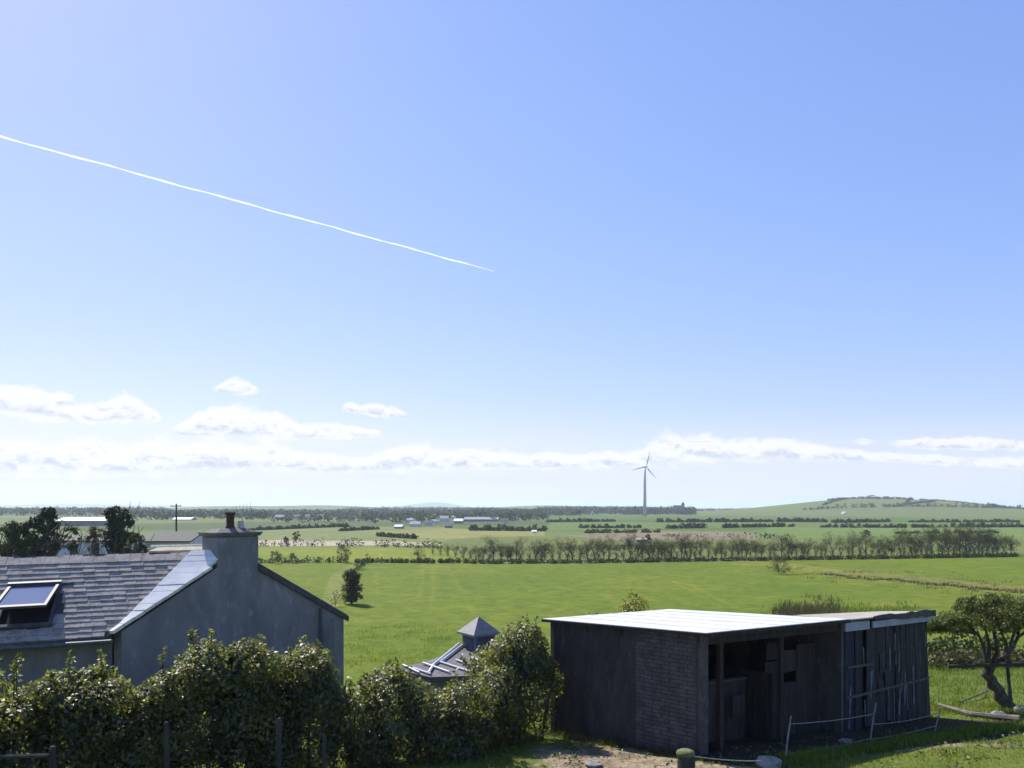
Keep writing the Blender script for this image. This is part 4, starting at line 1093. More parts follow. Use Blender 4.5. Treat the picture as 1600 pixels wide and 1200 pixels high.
# ------------------------------------------------------------------ grass in the garden
def in_shed(x, y):
    m1 = poly_mask(x, y, [tuple(A), tuple(Bp), tuple(Cc), tuple(Ep)]); m2 = poly_mask(x, y, [tuple(Cc), tuple(Dp), tuple(F1), tuple(F2)])
    return m1 | m2
def earth_amt(x, y):
    e = np.zeros_like(x)
    for cx, cy, rx, ry, am in ((1.7, 13.9, 1.75, 1.6, 1), (3.0, 12.7, 1.5, 1.2, 1), (5.6, 16.5, 3.2, 2.6, 1), (9.9, 14.6, 2.6, .55, .85), (7.2, 14.7, 2.2, .6, .9)):
        e = np.maximum(e, np.clip(1.25 - np.sqrt(((x - cx) / rx) ** 2 + ((y - cy) / ry) ** 2), 0, 1) * am)
    return e
def grass(name, n, x0, x1, y0, y1, h, w, m_, lab, keepf=None, lean=.45):
    x = rng.uniform(x0, x1, n); y = rng.uniform(y0, y1, n)
    lump = np.sin(x * 2.3 + 1.3 * np.sin(y * 1.9)) * np.sin(y * 2.7 + 1.1 * np.sin(x * 1.3)) * .5 + .5
    k = ~in_shed(x, y) & (~poly_mask(x, y, SHADE_YARD) | (rng.uniform(size=n) < .05)) & (rng.uniform(size=n) > np.clip(earth_amt(x, y) * 1.5 - .15, 0, .97)) & (rng.uniform(size=n) < .35 + .65 * lump)
    if keepf is not None: k &= keepf(x, y)
    x, y, lump = x[k], y[k], lump[k]
    z = height(x, y)
    me = blade_mesh(name, np.stack([x, y, z - .01], 1), h * rng.uniform(.5, 1.2, len(x)) * (.6 + .8 * lump), w * rng.uniform(.7, 1.3, len(x)), lean)
    o_ = np_obj(name, me, m_); tag(o_, lab, 'grass', kind='stuff')
grass('garden_grass', 150000, -3.5, 15, 10.5, 21, .075, .006, MATS['grass_blade'], 'short rough grass of the garden around the shed')
grass('dry_garden_grass', 26000, -3.5, 15, 10.5, 21, .09, .005, MATS['dry_grass'], 'dry straw-coloured grass mixed into the garden lawn')
grass('paddock_grass', 90000, 8, 30, 19, 44, .16, .012, MATS['grass_blade'], 'green paddock grass beyond the thorn tree')
def tufts(name, pts, per, r_, h, m_, lab, cat='grass', w=.02):
    c_ = np.repeat(np.array([(p_[0], p_[1]) for p_ in pts]), per, 0); n = len(c_)
    xy = c_ + rng.normal(size=(n, 2)) * r_
    z = height(xy[:, 0], xy[:, 1])
    me = blade_mesh(name, np.stack([xy[:, 0], xy[:, 1], z - .02], 1), h * rng.uniform(.4, 1.2, n), w * rng.uniform(.7, 1.3, n), .3)
    return tag(np_obj(name, me, m_), lab, cat, kind='stuff')
# broad-leaved weeds and clods scattered in the lawn
n_ = 5200; cxy_ = np.stack([rng.uniform(-3, 14, 240), rng.uniform(11, 20, 240)], 1); wx_ = cxy_[rng.integers(0, 240, n_)] + rng.normal(size=(n_, 2)) * .16
kk_ = ~in_shed(wx_[:, 0], wx_[:, 1]); wx_ = wx_[kk_]; wz_ = height(wx_[:, 0], wx_[:, 1])
me = leaf_mesh('lawn_weeds', np.stack([wx_[:, 0], wx_[:, 1], wz_ + rng.uniform(0, .05, len(wx_))], 1), rng.normal(size=(len(wx_), 3)) * .5 + np.array([0, 0, 1.0]), .075 * rng.uniform(.5, 1.5, len(wx_)), .5)
tag(np_obj('lawn_weeds', me, MATS['hawthorn_leaf']), 'broad-leaved weeds scattered through the garden grass', 'weeds', kind='stuff')
# weeds along the shed foot and below the tapes
wp = [A.lerp(Bp, random.random()) - nAB * random.uniform(.05, .3) for k in range(26)]
tufts('wall_foot_weeds', wp, 70, .07, .16, MATS['bramble_leaf'], 'low weeds along the foot of the shed wall', 'weeds', .01)
bk = [gpt(px_, 1186 - (px_ - 1230) * .155 + random.uniform(-2, 10)) for px_ in range(1230, 1600, 5)]
tufts('bank_weeds', bk, 90, .13, .15, MATS['grass_blade'], 'leafy weeds along the bank under the fence tapes', 'weeds', .014)

# ------------------------------------------------------------------ hedgerows, scrub and trees of the plain
def strip(name, pts, h, w, size, m_, lab, cat='hedge', dens=1.0, kind=None, group=None, gap=.0, ragged=.5):
    """a row of leafy clumps following the ground between world points"""
    cs = []
    if name == 'hedgerow': h *= .66; w *= .8; ragged = .75; gap = max(gap * .6, .06)
    for (a_, b__) in zip(pts[:-1], pts[1:]):
        a_ = Vector(a_[:2]); b__ = Vector(b__[:2]); L_ = (b__ - a_).length; n = max(2, int(L_ / (w * .45)))
        for k in range(n):
            if random.random() < gap: continue
            q_ = a_.lerp(b__, (k + random.random()) / n) + Vector((random.gauss(0, w * .18), random.gauss(0, w * .18)))
            cs.append((q_.x, q_.y, h * random.uniform(1 - ragged, 1.0 + ragged * .35)))
    if name == 'hedgerow': dens *= 2.2
    if not cs: return None
    cs = np.array(cs); per = max(10, int(26 * dens)); c_ = np.repeat(cs, per, 0); n = len(c_)
    u_ = rng.uniform(0, 1, n); rr = np.sqrt(1 - (u_ * 2 - 1) ** 2 * .8) * w * .5
    a = rng.uniform(0, 6.283, n)
    x = c_[:, 0] + np.cos(a) * rr * rng.uniform(.2, 1.1, n); y = c_[:, 1] + np.sin(a) * rr * rng.uniform(.2, 1.1, n)
    z = height(x, y) + u_ * c_[:, 2]
    o0 = np.array([cs[:, 0].mean(), cs[:, 1].mean(), float(height(cs[:, 0].mean(), cs[:, 1].mean()))])
    nr_ = np.stack([np.cos(a), np.sin(a), rng.uniform(-.2, 1.2, n)], 1) + rng.normal(size=(n, 3)) * .4
    me = leaf_mesh(name, np.stack([x, y, z], 1) - o0, nr_, size * rng.uniform(.6, 1.4, n), .8)
    return tag(np_obj(name, me, m_, o0), lab, cat, group, kind)
def fl(*pp): return [onground(x, y) for x, y in pp]
H_ = MATS['hedge_leaf']; FR = MATS['far_leaf']
# near plain
strip('low_hedge', fl((405, 880), (545, 879)), 1.2, 1.3, .28, H_, 'low hedge at the far side of the left field, beside the chimney', dens=1.6)
strip('low_hedge', fl((556, 879), (735, 880)), .9, 1.2, .30, H_, 'low dark hedge between the two bushes left of the tree row', dens=2.6, ragged=.3)
strip('hedge_bank', fl((735, 881), (900, 880), (1100, 877), (1180, 876)), 0.85, 1.8, .34, H_, 'dark overgrown bank under the left half of the tree row', dens=2.8, ragged=.3)
strip('hedge_bank', fl((1182, 876), (1400, 873), (1590, 870)), 0.85, 1.8, .34, H_, 'dark overgrown bank under the right half of the tree row', dens=2.8, ragged=.3)
strip('roadside_hedge', fl((400, 854), (540, 853), (690, 857)), 2.0, 2.0, .42, H_, 'gappy hedge along the pale lane left of the tree row', dens=1.3, gap=.35, ragged=.7)
strip('hedgerow', fl((390, 829), (545, 823)), 2.4, 3, .8, FR, 'dark hedgerow beyond the pale lane, right of the chimney', dens=1.3)
strip('hedgerow', fl((530, 830), (592, 827)), 2.2, 3, .8, FR, 'short dark hedgerow in the far fields above the bare field tree')
strip('hedgerow', fl((590, 838), (650, 842)), 1.8, 2.6, .7, FR, 'short hedgerow slanting towards the left end of the tree row')
strip('hedgerow', fl((735, 829), (790, 829.5), (852, 830)), 3.6, 4, .9, FR, 'dense dark hedgerow above the left end of the tree row', dens=1.6)
strip('hedgerow', fl((855, 816), (960, 815)), 3.0, 4, 1.2, FR, 'far dark hedgerow left of the wind turbine foot')
strip('hedgerow', fl((1026, 816), (1290, 816)), 3.4, 4, 1.2, FR, 'long straight dark hedgerow right of the wind turbine foot', dens=1.5)
strip('hedgerow', fl((1300, 817), (1390, 815.5)), 3.0, 4, 1.2, FR, 'far dark hedgerow below the left foot of the hill')
strip('hedgerow', fl((1420, 816), (1590, 816)), 2.6, 4, 1.2, FR, 'far dark hedgerow below the right foot of the hill')
strip('hedgerow', fl((900, 825), (1000, 825)), 2.6, 3.4, .9, FR, 'hedgerow with gaps below the wind turbine', gap=.25)
strip('hedgerow', fl((1046, 826), (1100, 825)), 4.0, 4.5, .9, FR, 'thick clump of hedge right of and below the wind turbine', dens=1.6)
strip('hedgerow', fl((1130, 825), (1240, 823)), 2.6, 3.4, .9, FR, 'broken hedgerow in front of the long straight one', gap=.45)
strip('hedgerow', fl((1280, 824), (1480, 824)), 2.8, 3.4, .9, FR, 'broken line of bushes across the fields below the hill', gap=.5, ragged=.7)
strip('hedgerow', fl((1490, 824), (1640, 824)), 3.4, 4, .9, FR, 'dense hedgerow at the right edge below the hill', dens=1.4)
strip('hedgerow', fl((915, 833), (1030, 832)), 2.2, 3, .7, MATS['bramble_leaf'], 'brownish hedgerow just above the tree row', gap=.15)
strip('hedgerow', fl((1400, 834), (1560, 833)), 1.6, 3, .7, H_, 'thin hedgerow above the right end of the tree row', gap=.35)
strip('scrub', fl((1030, 838), (1180, 840), (1260, 846)), 1.6, 9, .7, MATS['twiggy'], 'brown scrubby rough ground behind the middle of the tree row', 'scrub', gap=.2, kind='stuff')
# hedges on the hill
def hl(pts): return [(x, y) for x, y in pts]
strip('hill_hedge', hl([(640, 1340), (760, 1440)]), 2.8, 5, 1.8, FR, 'hedge slanting up the lower left face of the green hill', dens=1.5)
strip('hill_hedge', hl([(820, 1350), (880, 1470)]), 2.8, 5, 1.8, FR, 'hedge slanting up the lower right face of the green hill', dens=1.5)
strip('hill_hedge', hl([(500, 1380), (620, 1350), (720, 1330), (900, 1330), (1010, 1360)]), 6.0, 8, 1.9, FR, 'row of dark trees along the foot of the green hill', gap=.25, ragged=.8, dens=1.6)
strip('hill_hedge', hl([(560, 1440), (640, 1540)]), 2.6, 4, 1.8, FR, 'hedge climbing the left flank of the green hill')
strip('hill_hedge', hl([(690, 1400), (775, 1550)]), 2.6, 4, 1.8, FR, 'hedge climbing the middle of the green hill')
strip('hill_hedge', hl([(610, 1545), (700, 1550), (770, 1550)]), 3.5, 6, 1.8, FR, 'dark trees across the left top of the green hill', dens=1.4)
strip('hill_wood', hl([(690, 1560), (740, 1560)]), 6.5, 12, 2.0, FR, 'dark clump of trees on top of the green hill', 'wood', dens=1.8)
strip('hill_hedge', hl([(790, 1550), (860, 1500), (930, 1440)]), 2.4, 4, 1.8, FR, 'hedge running down the right shoulder of the green hill')
strip('hill_hedge', hl([(900, 1500), (1000, 1480), (1100, 1480)]), 5, 8, 1.9, FR, 'line of trees at the right foot of the green hill', ragged=.7)
# woods along the horizon: one mass each
def wood(name, px0, px1, d0, d1, n, h, lab):
    cs = []
    for k in range(n):
        d = random.uniform(d0, d1); px = random.uniform(px0, px1); x = (px - 800) / F * d
        cs.append((x, d, gz(x, d) + h * .45, h * random.uniform(.5, 1.15)))
    cs = np.array(cs); per = 34; c_ = np.repeat(cs, per, 0); m_ = len(c_)
    d_ = unit(rng.normal(size=(m_, 3))) * rng.uniform(.3, 1, (m_, 1)) ** .5
    p_ = c_[:, :3] + d_ * np.stack([c_[:, 3] * .62, c_[:, 3] * .62, c_[:, 3] * .5], 1)
    me = leaf_mesh(name, p_, d_ + rng.normal(size=(m_, 3)) * .4 + np.array([0, 0, .3]), h * .2 * rng.uniform(.6, 1.4, m_), .9)
    tag(np_obj(name, me, MATS['far_leaf']), lab, 'wood', kind='stuff')
wood('far_wood', 395, 560, 900, 1300, 260, 9, 'bluish far wood behind the chimney of the slate-roofed house')
wood('far_wood', 540, 780, 1300, 2400, 330, 12, 'bluish wooded slope behind the distant village')
wood('far_wood', 735, 905, 1000, 1500, 300, 11, 'bluish wood behind the long grey village roof')
wood('far_wood', 840, 1010, 1250, 1800, 330, 14, 'bluish wood left of the wind turbine')
wood('far_wood', 975, 1085, 1200, 1500, 200, 13, 'bluish wood right of the wind turbine')
wood('far_wood', 1080, 1180, 1800, 2300, 60, 8, 'faint far trees between church and hill')
wood('far_wood', 205, 420, 700, 1300, 260, 10, 'bluish wood left of the chimney, beyond the utility pole')
wood('far_wood', 560, 850, 640, 1150, 300, 8, 'dark trees scattered among the distant village houses')
wood('far_wood', 420, 860, 900, 1350, 260, 10, 'dark bluish trees behind the roofs of the distant village')
wood('far_wood', 400, 700, 560, 900, 110, 6, 'dark trees scattered across the fields right of the chimney')
wood('far_wood', -80, 260, 1000, 2400, 420, 13, 'bluish far wood behind the trees at the far left')
wood('far_wood', 1540, 1700, 1500, 2000, 90, 11, 'dark far wood at the right edge beside the hill')

# young trees of the row
protos = []
def young_tree(i):
    h = random.uniform(4.4, 5.6)
    root = empty('young_tree', (0, 0, 0))
    segs, tips = branch_skeleton((0, 0, 0), h, .46, random.randint(6, 8), h * random.uniform(.22, .34), random.uniform(.085, .12), (random.uniform(-.06, .06), 0), 2, .95)
    tree_parts('t', segs, root, 'bark_pale', 6)
    cen = [t_ for t_ in tips if t_.z > h * .35] + [Vector((random.gauss(0, .35), random.gauss(0, .35), h * random.uniform(.08, .4))) for q in range(9)]
    clumps('crown', random.sample(cen, min(len(cen), 80)), 34, .66, .17, MATS['spring_leaf' if i % 3 else 'twiggy'], root, (0, 0, 0), squash=1.1)
    return root
protos = [young_tree(i) for i in range(7)]
used = [False] * 7; placed = 0
base_line = [(742, 878.5), (900, 877.5), (1100, 874.5), (1180, 873), (1400, 870.5), (1590, 867)]
def bl_y(px): return float(np.interp(px, [a for a, _ in base_line], [b for _, b in base_line]))
def put_tree(pos_, sc_, lab, grp):
    k = random.randrange(7)
    if not used[k]: o_ = protos[k]; used[k] = True
    else: o_ = copy_tree(protos[k])
    o_.location = pos_; o_.rotation_euler = (0, 0, random.uniform(0, 6.28)); o_.scale = (sc_ * random.uniform(1.0, 1.35),) * 2 + (sc_,)
    tag(o_, lab, 'tree', grp)
ordn = [0, 0]
def nth(n): return str(n) + ('th' if 10 < n % 100 < 14 else {1: 'st', 2: 'nd', 3: 'rd'}.get(n % 10, 'th'))
px = 744
while px < 1588:
    left = px < 1217; 
    ordn[0 if left else 1] += 1
    s_ = .92 + .22 * math.sin(px * .013 + 1) * .6 + random.uniform(-.26, .2)
    if 1440 < px: s_ += .10
    if 1020 < px < 1180: s_ *= .88
    put_tree(onground(px, bl_y(px) - random.uniform(0, 2.5)), s_, f'slender young tree, {nth(ordn[0])} from the left end of the long tree row' if left else f'slender young tree, {nth(ordn[1])} in the tree row to the right of the sprawling field bush', 'trees in the left half of the row' if left else 'trees in the right half of the row')
    px += random.uniform(5, 13)
px = 676; ord2 = 0
while px < 760:
    put_tree(onground(px, 866 + (px - 676) * .13), .55 + random.uniform(-.1, .1), f'small twiggy tree, {nth(ord2 + 1)} from the left where the tree row trails off', 'small trees at the left end of the row'); px += 12; ord2 += 1

# single bushes and trees in the fields
def bush(px, py, top, hw, label, leaf='bramble_leaf', size=.13, n=60, per=40, cat='bush', bare=False, name='field_bush'):
    b0 = onground(px, py); d = b0.y; h = (py - top) / F * d; w_ = hw / F * d
    root = empty(name, b0, label, cat)
    segs, tips = branch_skeleton(b0, h, w_ / h * .9, 7, h * .12, max(.03, h * .014), (0, 0), 2, .8)
    tree_parts('b', segs, root, 'bark', 5)
    cen = []
    for k in range(n):
        a = random.uniform(0, 6.283); z_ = random.uniform(.1, 1); rr = math.sqrt(max(0.02, 1 - (z_ * 1.5 - .62) ** 2)) * random.uniform(.2, 1.0)
        cen.append(b0 + Vector((math.cos(a) * rr * w_ * .85, math.sin(a) * rr * w_ * .85, z_ * h * .95)))
    clumps('crown', cen, per, max(w_ * .22, .15), size, MATS[leaf], root, b0)
    return root
bush(550, 944, 889, 19, 'tall dark bush standing alone in the left of the green field', 'bramble_leaf', .20, 150, 44)
bush(524, 948, 922, 15, 'thin pale dead bush left of the tall dark field bush', 'twiggy', .10, 26, 12)
bush(537, 879, 850, 15, 'bare twiggy tree above the tall dark field bush', 'twiggy', .18, 60, 22, cat='tree', name='field_tree')
bush(562, 890, 874, 14, 'low dark bush just right of the bare twiggy tree', 'evergreen_leaf', .16, 40, 30)
bush(574, 881, 865, 6, 'tiny bush on the low hedge right of the bare twiggy tree', 'bramble_leaf', .16, 22, 24)
bush(655, 879, 846, 13, 'narrow twiggy bush left of the tree row', 'twiggy', .15, 45, 26)
bush(430, 881, 860, 12, 'round bush on the low hedge nearest the chimney', 'bramble_leaf', .17, 36, 32)
bush(456, 880, 864, 11, 'smaller bush on the low hedge right of the round one', 'bramble_leaf', .17, 30, 32)
bush(1217, 897, 866, 22, 'sprawling twiggy bush in the field in front of the middle of the tree row', 'bramble_leaf', .14, 60, 34)
bush(1353, 840, 828, 8, 'small round bush above the right half of the tree row', 'hedge_leaf', .3, 34, 30)
bush(1013, 846, 834, 6, 'dark bush beside the small field shed', 'evergreen_leaf', .3, 30, 30)
bush(463, 846, 829, 8, 'dark wind-bent tree on the lane right of the chimney', 'evergreen_leaf', .35, 24, 26, cat='tree', name='lane_tree')
bush(447, 853, 838, 5, 'dark upright bush on the lane left of the wind-bent tree', 'evergreen_leaf', .3, 24, 26)
# scrub behind the shed and past the thorn tree
rs = [onground(random.uniform(1222, 1312), random.gauss(962, 9)) for k in range(110)]
tufts('scrub', rs, 34, .9, .75, MATS['bramble_leaf'], 'brown scrub showing above the left part of the lean-to roof', 'scrub', .05)
rs = [onground(random.uniform(1300, 1430), random.gauss(962, 9)) for k in range(90)]
tufts('tall_grass', rs, 30, .9, .6, MATS['grass_blade'], 'tall rough grass showing above the right part of the lean-to roof', 'grass', .05)
strip('scrub_hedge', [(W(1440, 990, 33).x, 33), (W(1520, 990, 35).x, 35.5), (W(1720, 990, 35).x, 35)], 1.25, 1.6, .15, MATS['hedge_leaf'], 'scrubby hedge across the paddock behind the thorn tree', 'hedge', dens=9)
strip('scrub_hedge', [(W(1450, 990, 31.6).x, 31.6), (W(1720, 990, 33.6).x, 33.6)], .6, 1.0, .14, MATS['bramble_leaf'], 'low brambles along the foot of the paddock hedge', 'hedge', dens=6)
dt = [flat(px_, 884 + (px_ - 1190) * .098 + random.gauss(0, 7)) for px_ in np.linspace(1215, 1610, 75)]
tufts('ditch_rushes', dt, 30, .8, .30, MATS['rough_leaf'], 'straw-coloured rushes along the ditch in the right of the field', 'rushes', .06)
dt = [flat(px_, 888 + (px_ - 1190) * .095 + random.gauss(0, 1.2)) for px_ in np.linspace(1290, 1600, 34)]
tufts('ditch_bramble', dt, 40, .45, .42, MATS['bramble_leaf'], 'dark brambles along the ditch in the right of the field', 'brambles', .06)
ed = [flat(random.uniform(540, 720), random.uniform(975, 1045)) for k in range(120)]
tufts('field_edge_grass', ed, 30, .5, .26, MATS['grass_blade'], 'rough pale grass at the near edge of the field behind the hedge', 'grass', .02)

# ------------------------------------------------------------------ far left group
def big_tree(px, top, d, hw, label, leaf, n=70, per=60, size=.30, lowf=.25, trunk=.2):
    x = (px - 800) / F * d; b0 = Vector((x, d, gz(x, d))); zt = W(px, top, d).z; h = zt - b0.z; w_ = hw / F * d
    root = empty('tree', b0, label, 'tree', 'trees by the white bungalow')
    segs, tips = branch_skeleton(b0, h, w_ / h * 1.1, 6, h * .3, trunk, (0, 0), 2, .8); tree_parts('b', segs, root, 'bark', 7)
    cen = []
    for k in range(n):
        a = random.uniform(0, 6.283); z_ = random.uniform(lowf, .97); m0 = (z_ - lowf) / (1 - lowf)
        rr = math.sqrt(max(.03, 1 - (m0 * 1.7 - .75) ** 2)) * random.uniform(.1, 1.0)
        cen.append(b0 + Vector((math.cos(a) * rr * w_, math.sin(a) * rr * w_, z_ * h)))
    clumps('crown', cen, per, w_ * .27, size, MATS[leaf], root, b0); return root
big_tree(76, 793, 78, 20, 'tall dark evergreen left of the pale barn roof', 'evergreen_leaf', 80, 60)
big_tree(55, 806, 74, 22, 'dark bushy tree left of the tall dark evergreen', 'evergreen_leaf', 70, 60)
big_tree(22, 815, 72, 26, 'dark tree at the left edge above the roof', 'hedge_leaf', 80, 55)
big_tree(184, 790, 80, 21, 'dense round-headed dark tree at the right end of the white bungalow', 'evergreen_leaf', 110, 60, lowf=.5)
big_tree(112, 820, 79, 13, 'small light green tree in front of the white bungalow', 'hedge_leaf', 30, 40, .2, .62, .1)
big_tree(146, 818, 79, 13, 'thin-crowned tree before the middle of the white bungalow', 'bramble_leaf', 30, 36, .2, .62, .1)
big_tree(212, 832, 76, 16, 'low dark tree between the bungalow and the long dark shed', 'hedge_leaf', 50, 50)
bush(12, 868, 846, 24, 'yellow-green bush at the left edge just above the roof ridge', 'hawthorn_leaf', .16, 60, 40)
strip('garden_hedge', [(W(30, 860, 76).x, 76), (W(235, 860, 78).x, 78)], .5, 1.2, .2, H_, 'dark hedge in front of the white bungalow', dens=3)
mat('white_wall', (.62, .64, .68), (.52, .54, .58), 1.5, .9)
mat('dark_roof', (.026, .026, .030), (.045, .043, .048), 3, .8)
mat('pale_roof', (.62, .63, .66), (.52, .53, .56), 1, .6)
mat('grey_roof', (.17, .18, .21), (.23, .235, .26), 1, .8)
mat('pane_dark', (.03, .035, .045), rough=.15, spec=.6)
def block(name, px0, px1, d, eave_py, roof_py, dep, label, wallm, roofm, windows=0, yaw=0.0, cat='house', parts=True, z0=None, group=None, door=False):
    a_ = W(px0, eave_py, d); b__ = W(px1, eave_py, d); cx = (a_.x + b__.x) / 2; wd_ = b__.x - a_.x; ez_ = a_.z; rz_ = W(px0, roof_py, d + dep / 2).z
    gzz = gz(cx, d) - .2 if z0 is None else z0
    root = empty(name, (cx, d, gzz), label, cat, group)
    ca, sa = math.cos(yaw), math.sin(yaw)
    def T(x, y, z_): return (cx + x * ca - y * sa, d + x * sa + y * ca, z_)
    hw_ = wd_ / 2; mb = MB()
    mb.add([T(-hw_, 0, gzz), T(hw_, 0, gzz), T(hw_, dep, gzz), T(-hw_, dep, gzz), T(-hw_, 0, ez_), T(hw_, 0, ez_), T(hw_, dep, ez_), T(-hw_, dep, ez_), T(-hw_, dep / 2, rz_), T(hw_, dep / 2, rz_)],
           [(3, 2, 1, 0), (0, 1, 5, 4), (2, 3, 7, 6), (1, 2, 6, 9, 5), (3, 0, 4, 8, 7)]); mb.build('wall', MATS[wallm], root)
    o_ = .03 * dep + .1; mb = MB(); th = .12
    for s_ in (0, 1):
        y0 = -o_ if s_ == 0 else dep + o_; dz = (rz_ - ez_) * o_ / (dep / 2)
        q_ = [Vector(T(-hw_ - .15, y0, ez_ - dz + th)), Vector(T(hw_ + .15, y0, ez_ - dz + th)), Vector(T(hw_ + .15, dep / 2, rz_ + th)), Vector(T(-hw_ - .15, dep / 2, rz_ + th))]
        if s_: q_ = q_[::-1]
        mb.slab(q_, th)
    mb.build('roof', MATS[roofm], root)
    for k in range(windows):
        u = -hw_ + wd_ * (k + .5) / windows; hh = min(1.1, (ez_ - gzz) * .45); zc = ez_ - .35 - hh / 2
        fr = MB()
        for sx, sz, ww, h2 in ((0, hh / 2 + .03, 1.06, .06), (0, -hh / 2 - .03, 1.06, .06), (-.5, 0, .06, hh), (.5, 0, .06, hh)):
            c_ = T(u + sx, -.03, zc + sz); fr.box(c_, (ww, .06, h2), yaw)
        f_ = fr.build('window', MATS['white_trim'], root)
        pn = MB(); pn.box(T(u, -.012, zc), (.94, .02, hh), yaw); pn.build('pane', MATS['pane_dark'], f_)
    return root
block('bungalow', 66, 232, 90, 845.5, 838, 8, 'long white bungalow with dark roof behind the trees at the far left', 'white_wall', 'dark_roof', 5)
block('long_shed', 226, 297, 84, 846, 832, 7, 'long dark-roofed shed with pale wall left of the chimney', 'white_wall', 'dark_roof', 0, cat='shed')
block('barn', 88, 165, 480, 813.5, 808.5, 18, 'far barn with bright pale roof between two dark trees', 'grey_roof', 'pale_roof', 0, cat='barn')
block('barn', 268, 298, 700, 811.5, 808.5, 14, 'far low barn with pale roof right of the utility pole', 'grey_roof', 'pale_roof', 0, cat='barn')
strip('shrub_belt', [(W(60, 860, 125).x, 125), (W(255, 860, 130).x, 130)], 5.2, 5, .5, MATS['hedge_leaf'], 'belt of grey-green shrubs behind the white bungalow', 'shrubs', dens=4)
# utility pole
x_ = (275.5 - 800) / F * 118; b0 = Vector((x_, 118, gz(x_, 118))); up_ = empty('utility_pole', b0, 'dark wooden utility pole left of the chimney', 'pole')
zt = W(275, 787, 118).z; mb = MB(); mb.tube([b0 - Vector((0, 0, .3)), Vector((x_, 118, zt))], [.17, .12], 8); mb.build('post', MATS['bark'], up_)
mb = MB(); mb.box((x_, 117.85, zt - .35), (1.5, .12, .12), .5); mb.build('crossarm', MATS['bark'], up_)
for s_ in (-.62, 0, .62):
    mb = MB(); mb.lathe((x_ + s_ * math.cos(.5), 117.85 + s_ * math.sin(.5), zt - .29), [(.05, 0), (.06, .08), (.03, .16)], 8); mb.build('insulator', MATS['white_trim'], up_)

# ------------------------------------------------------------------ the distant village
def vh(px, base, d_w, hpx, rpx, lab, wallm='white_wall', roofm='grey_roof', dep=8, cat='house', yaw=0, name='house'):
    q_ = onground(px, base); d = q_.y
    return block(name, px - d_w / 2, px + d_w / 2, d, base - hpx, base - hpx - rpx, dep, lab, wallm, roofm, 0, yaw, cat, z0=q_.z - .3)
vh(436, 812, 14, 4, 3.5, 'grey-roofed house in the far wood right of the chimney', 'grey_roof', 'grey_roof')
vh(464, 811, 11, 4, 3, 'bluish gabled house right of the chimney wood', 'white_wall', 'dark_roof')
vh(480, 812, 7, 5, 3, 'narrow white house at the right end of the chimney wood')
vh(442, 805, 8, 2.2, 1.8, 'small bright house high in the wood right of the chimney', 'white_wall', 'pale_roof')
vh(633, 802, 6, 2.2, 1.8, 'tiny white house high on the slope left of the village', 'white_wall', 'pale_roof')
vh(648, 823, 16, 4, 4, 'pale bungalow at the left end of the distant village')
vh(668, 822, 12, 4, 4, 'white house left of the tall village house', 'white_wall', 'dark_roof')
vh(694, 816, 13, 6, 4, 'tall bluish-white house in the middle of the distant village', 'white_wall', 'grey_roof')
vh(716, 818, 14, 4, 3.5, 'pale grey house left of the long village roof', 'grey_roof', 'pale_roof')
vh(752, 815, 54, 3.5, 3.5, 'long low building with a pale blue-grey roof in the village', 'grey_roof', 'grey_roof', 16, 'hall', name='hall')
vh(788, 817, 12, 4, 3, 'house at the right end of the long village roof', 'white_wall', 'dark_roof')
vh(856, 800.5, 7, 2.2, 2, 'bright white house alone on the wooded ridge', 'white_wall', 'pale_roof')
vh(700, 825, 10, 3, 3, 'grey cottage in front of the tall village house', 'grey_roof', 'dark_roof')
vh(622, 826, 12, 3, 3, 'low grey farm building at the edge of the pale field', 'grey_roof', 'pale_roof', cat='farm building', name='farm_building')
vh(835, 833, 7, 2.4, 2, 'small white cottage beside the pale field above the tree row', 'white_wall', 'pale_roof')
vh(1003, 847.5, 16, 4, 2.6, 'small dark field shed with grey roof above the tree row', 'render_wall', 'felt', 5, 'shed', name='field_shed')
vh(600, 812, 9, 3, 2.4, 'white house alone in the fields left of the distant village', 'white_wall', 'dark_roof')
vh(575, 806, 7, 2.4, 2, 'tiny pale house far left of the village on the slope', 'white_wall', 'pale_roof')
vh(660, 812, 8, 3, 2.4, 'small pale house behind the left end of the village', 'white_wall', 'grey_roof')
vh(678, 808, 7, 2.6, 2, 'small white house behind the tall village house', 'white_wall', 'grey_roof')
vh(728, 809, 9, 3, 2.2, 'pale house behind the long village roof', 'white_wall', 'grey_roof')
vh(806, 812, 9, 3, 2.4, 'grey-roofed white house in the trees right of the village', 'white_wall', 'grey_roof')
vh(500, 809, 9, 3, 2.4, 'white house between the chimney wood and the village', 'white_wall', 'dark_roof')
vh(415, 807, 10, 3, 2.4, 'pale house just right of the chimney', 'white_wall', 'grey_roof')
vh(928, 803, 7, 2.4, 2, 'tiny white house in the wood left of the wind turbine', 'white_wall', 'grey_roof')
vh(640, 816, 10, 3.4, 2.6, 'white house second from the left end of the village', 'white_wall', 'grey_roof')
vh(682, 818, 9, 3.6, 2.8, 'pale gabled house just left of the tall village house', 'white_wall', 'grey_roof', yaw=.7)
vh(708, 811, 8, 3, 2.4, 'white house just right of the tall village house', 'white_wall', 'grey_roof')
vh(770, 808, 10, 3, 2.2, 'white house above the right half of the long village roof', 'white_wall', 'grey_roof')
vh(822, 806, 8, 2.6, 2, 'small pale house high in the trees right of the village', 'white_wall', 'pale_roof')
vh(548, 814, 10, 3, 2.4, 'white farmhouse in the fields halfway from chimney to village', 'white_wall', 'dark_roof')
vh(525, 807, 8, 2.6, 2, 'tiny white house on the slope above the halfway farmhouse', 'white_wall', 'grey_roof')
vh(1320, 803, 4, 2, 1.4, 'tiny white house at the foot of the green hill', 'white_wall', 'pale_roof')
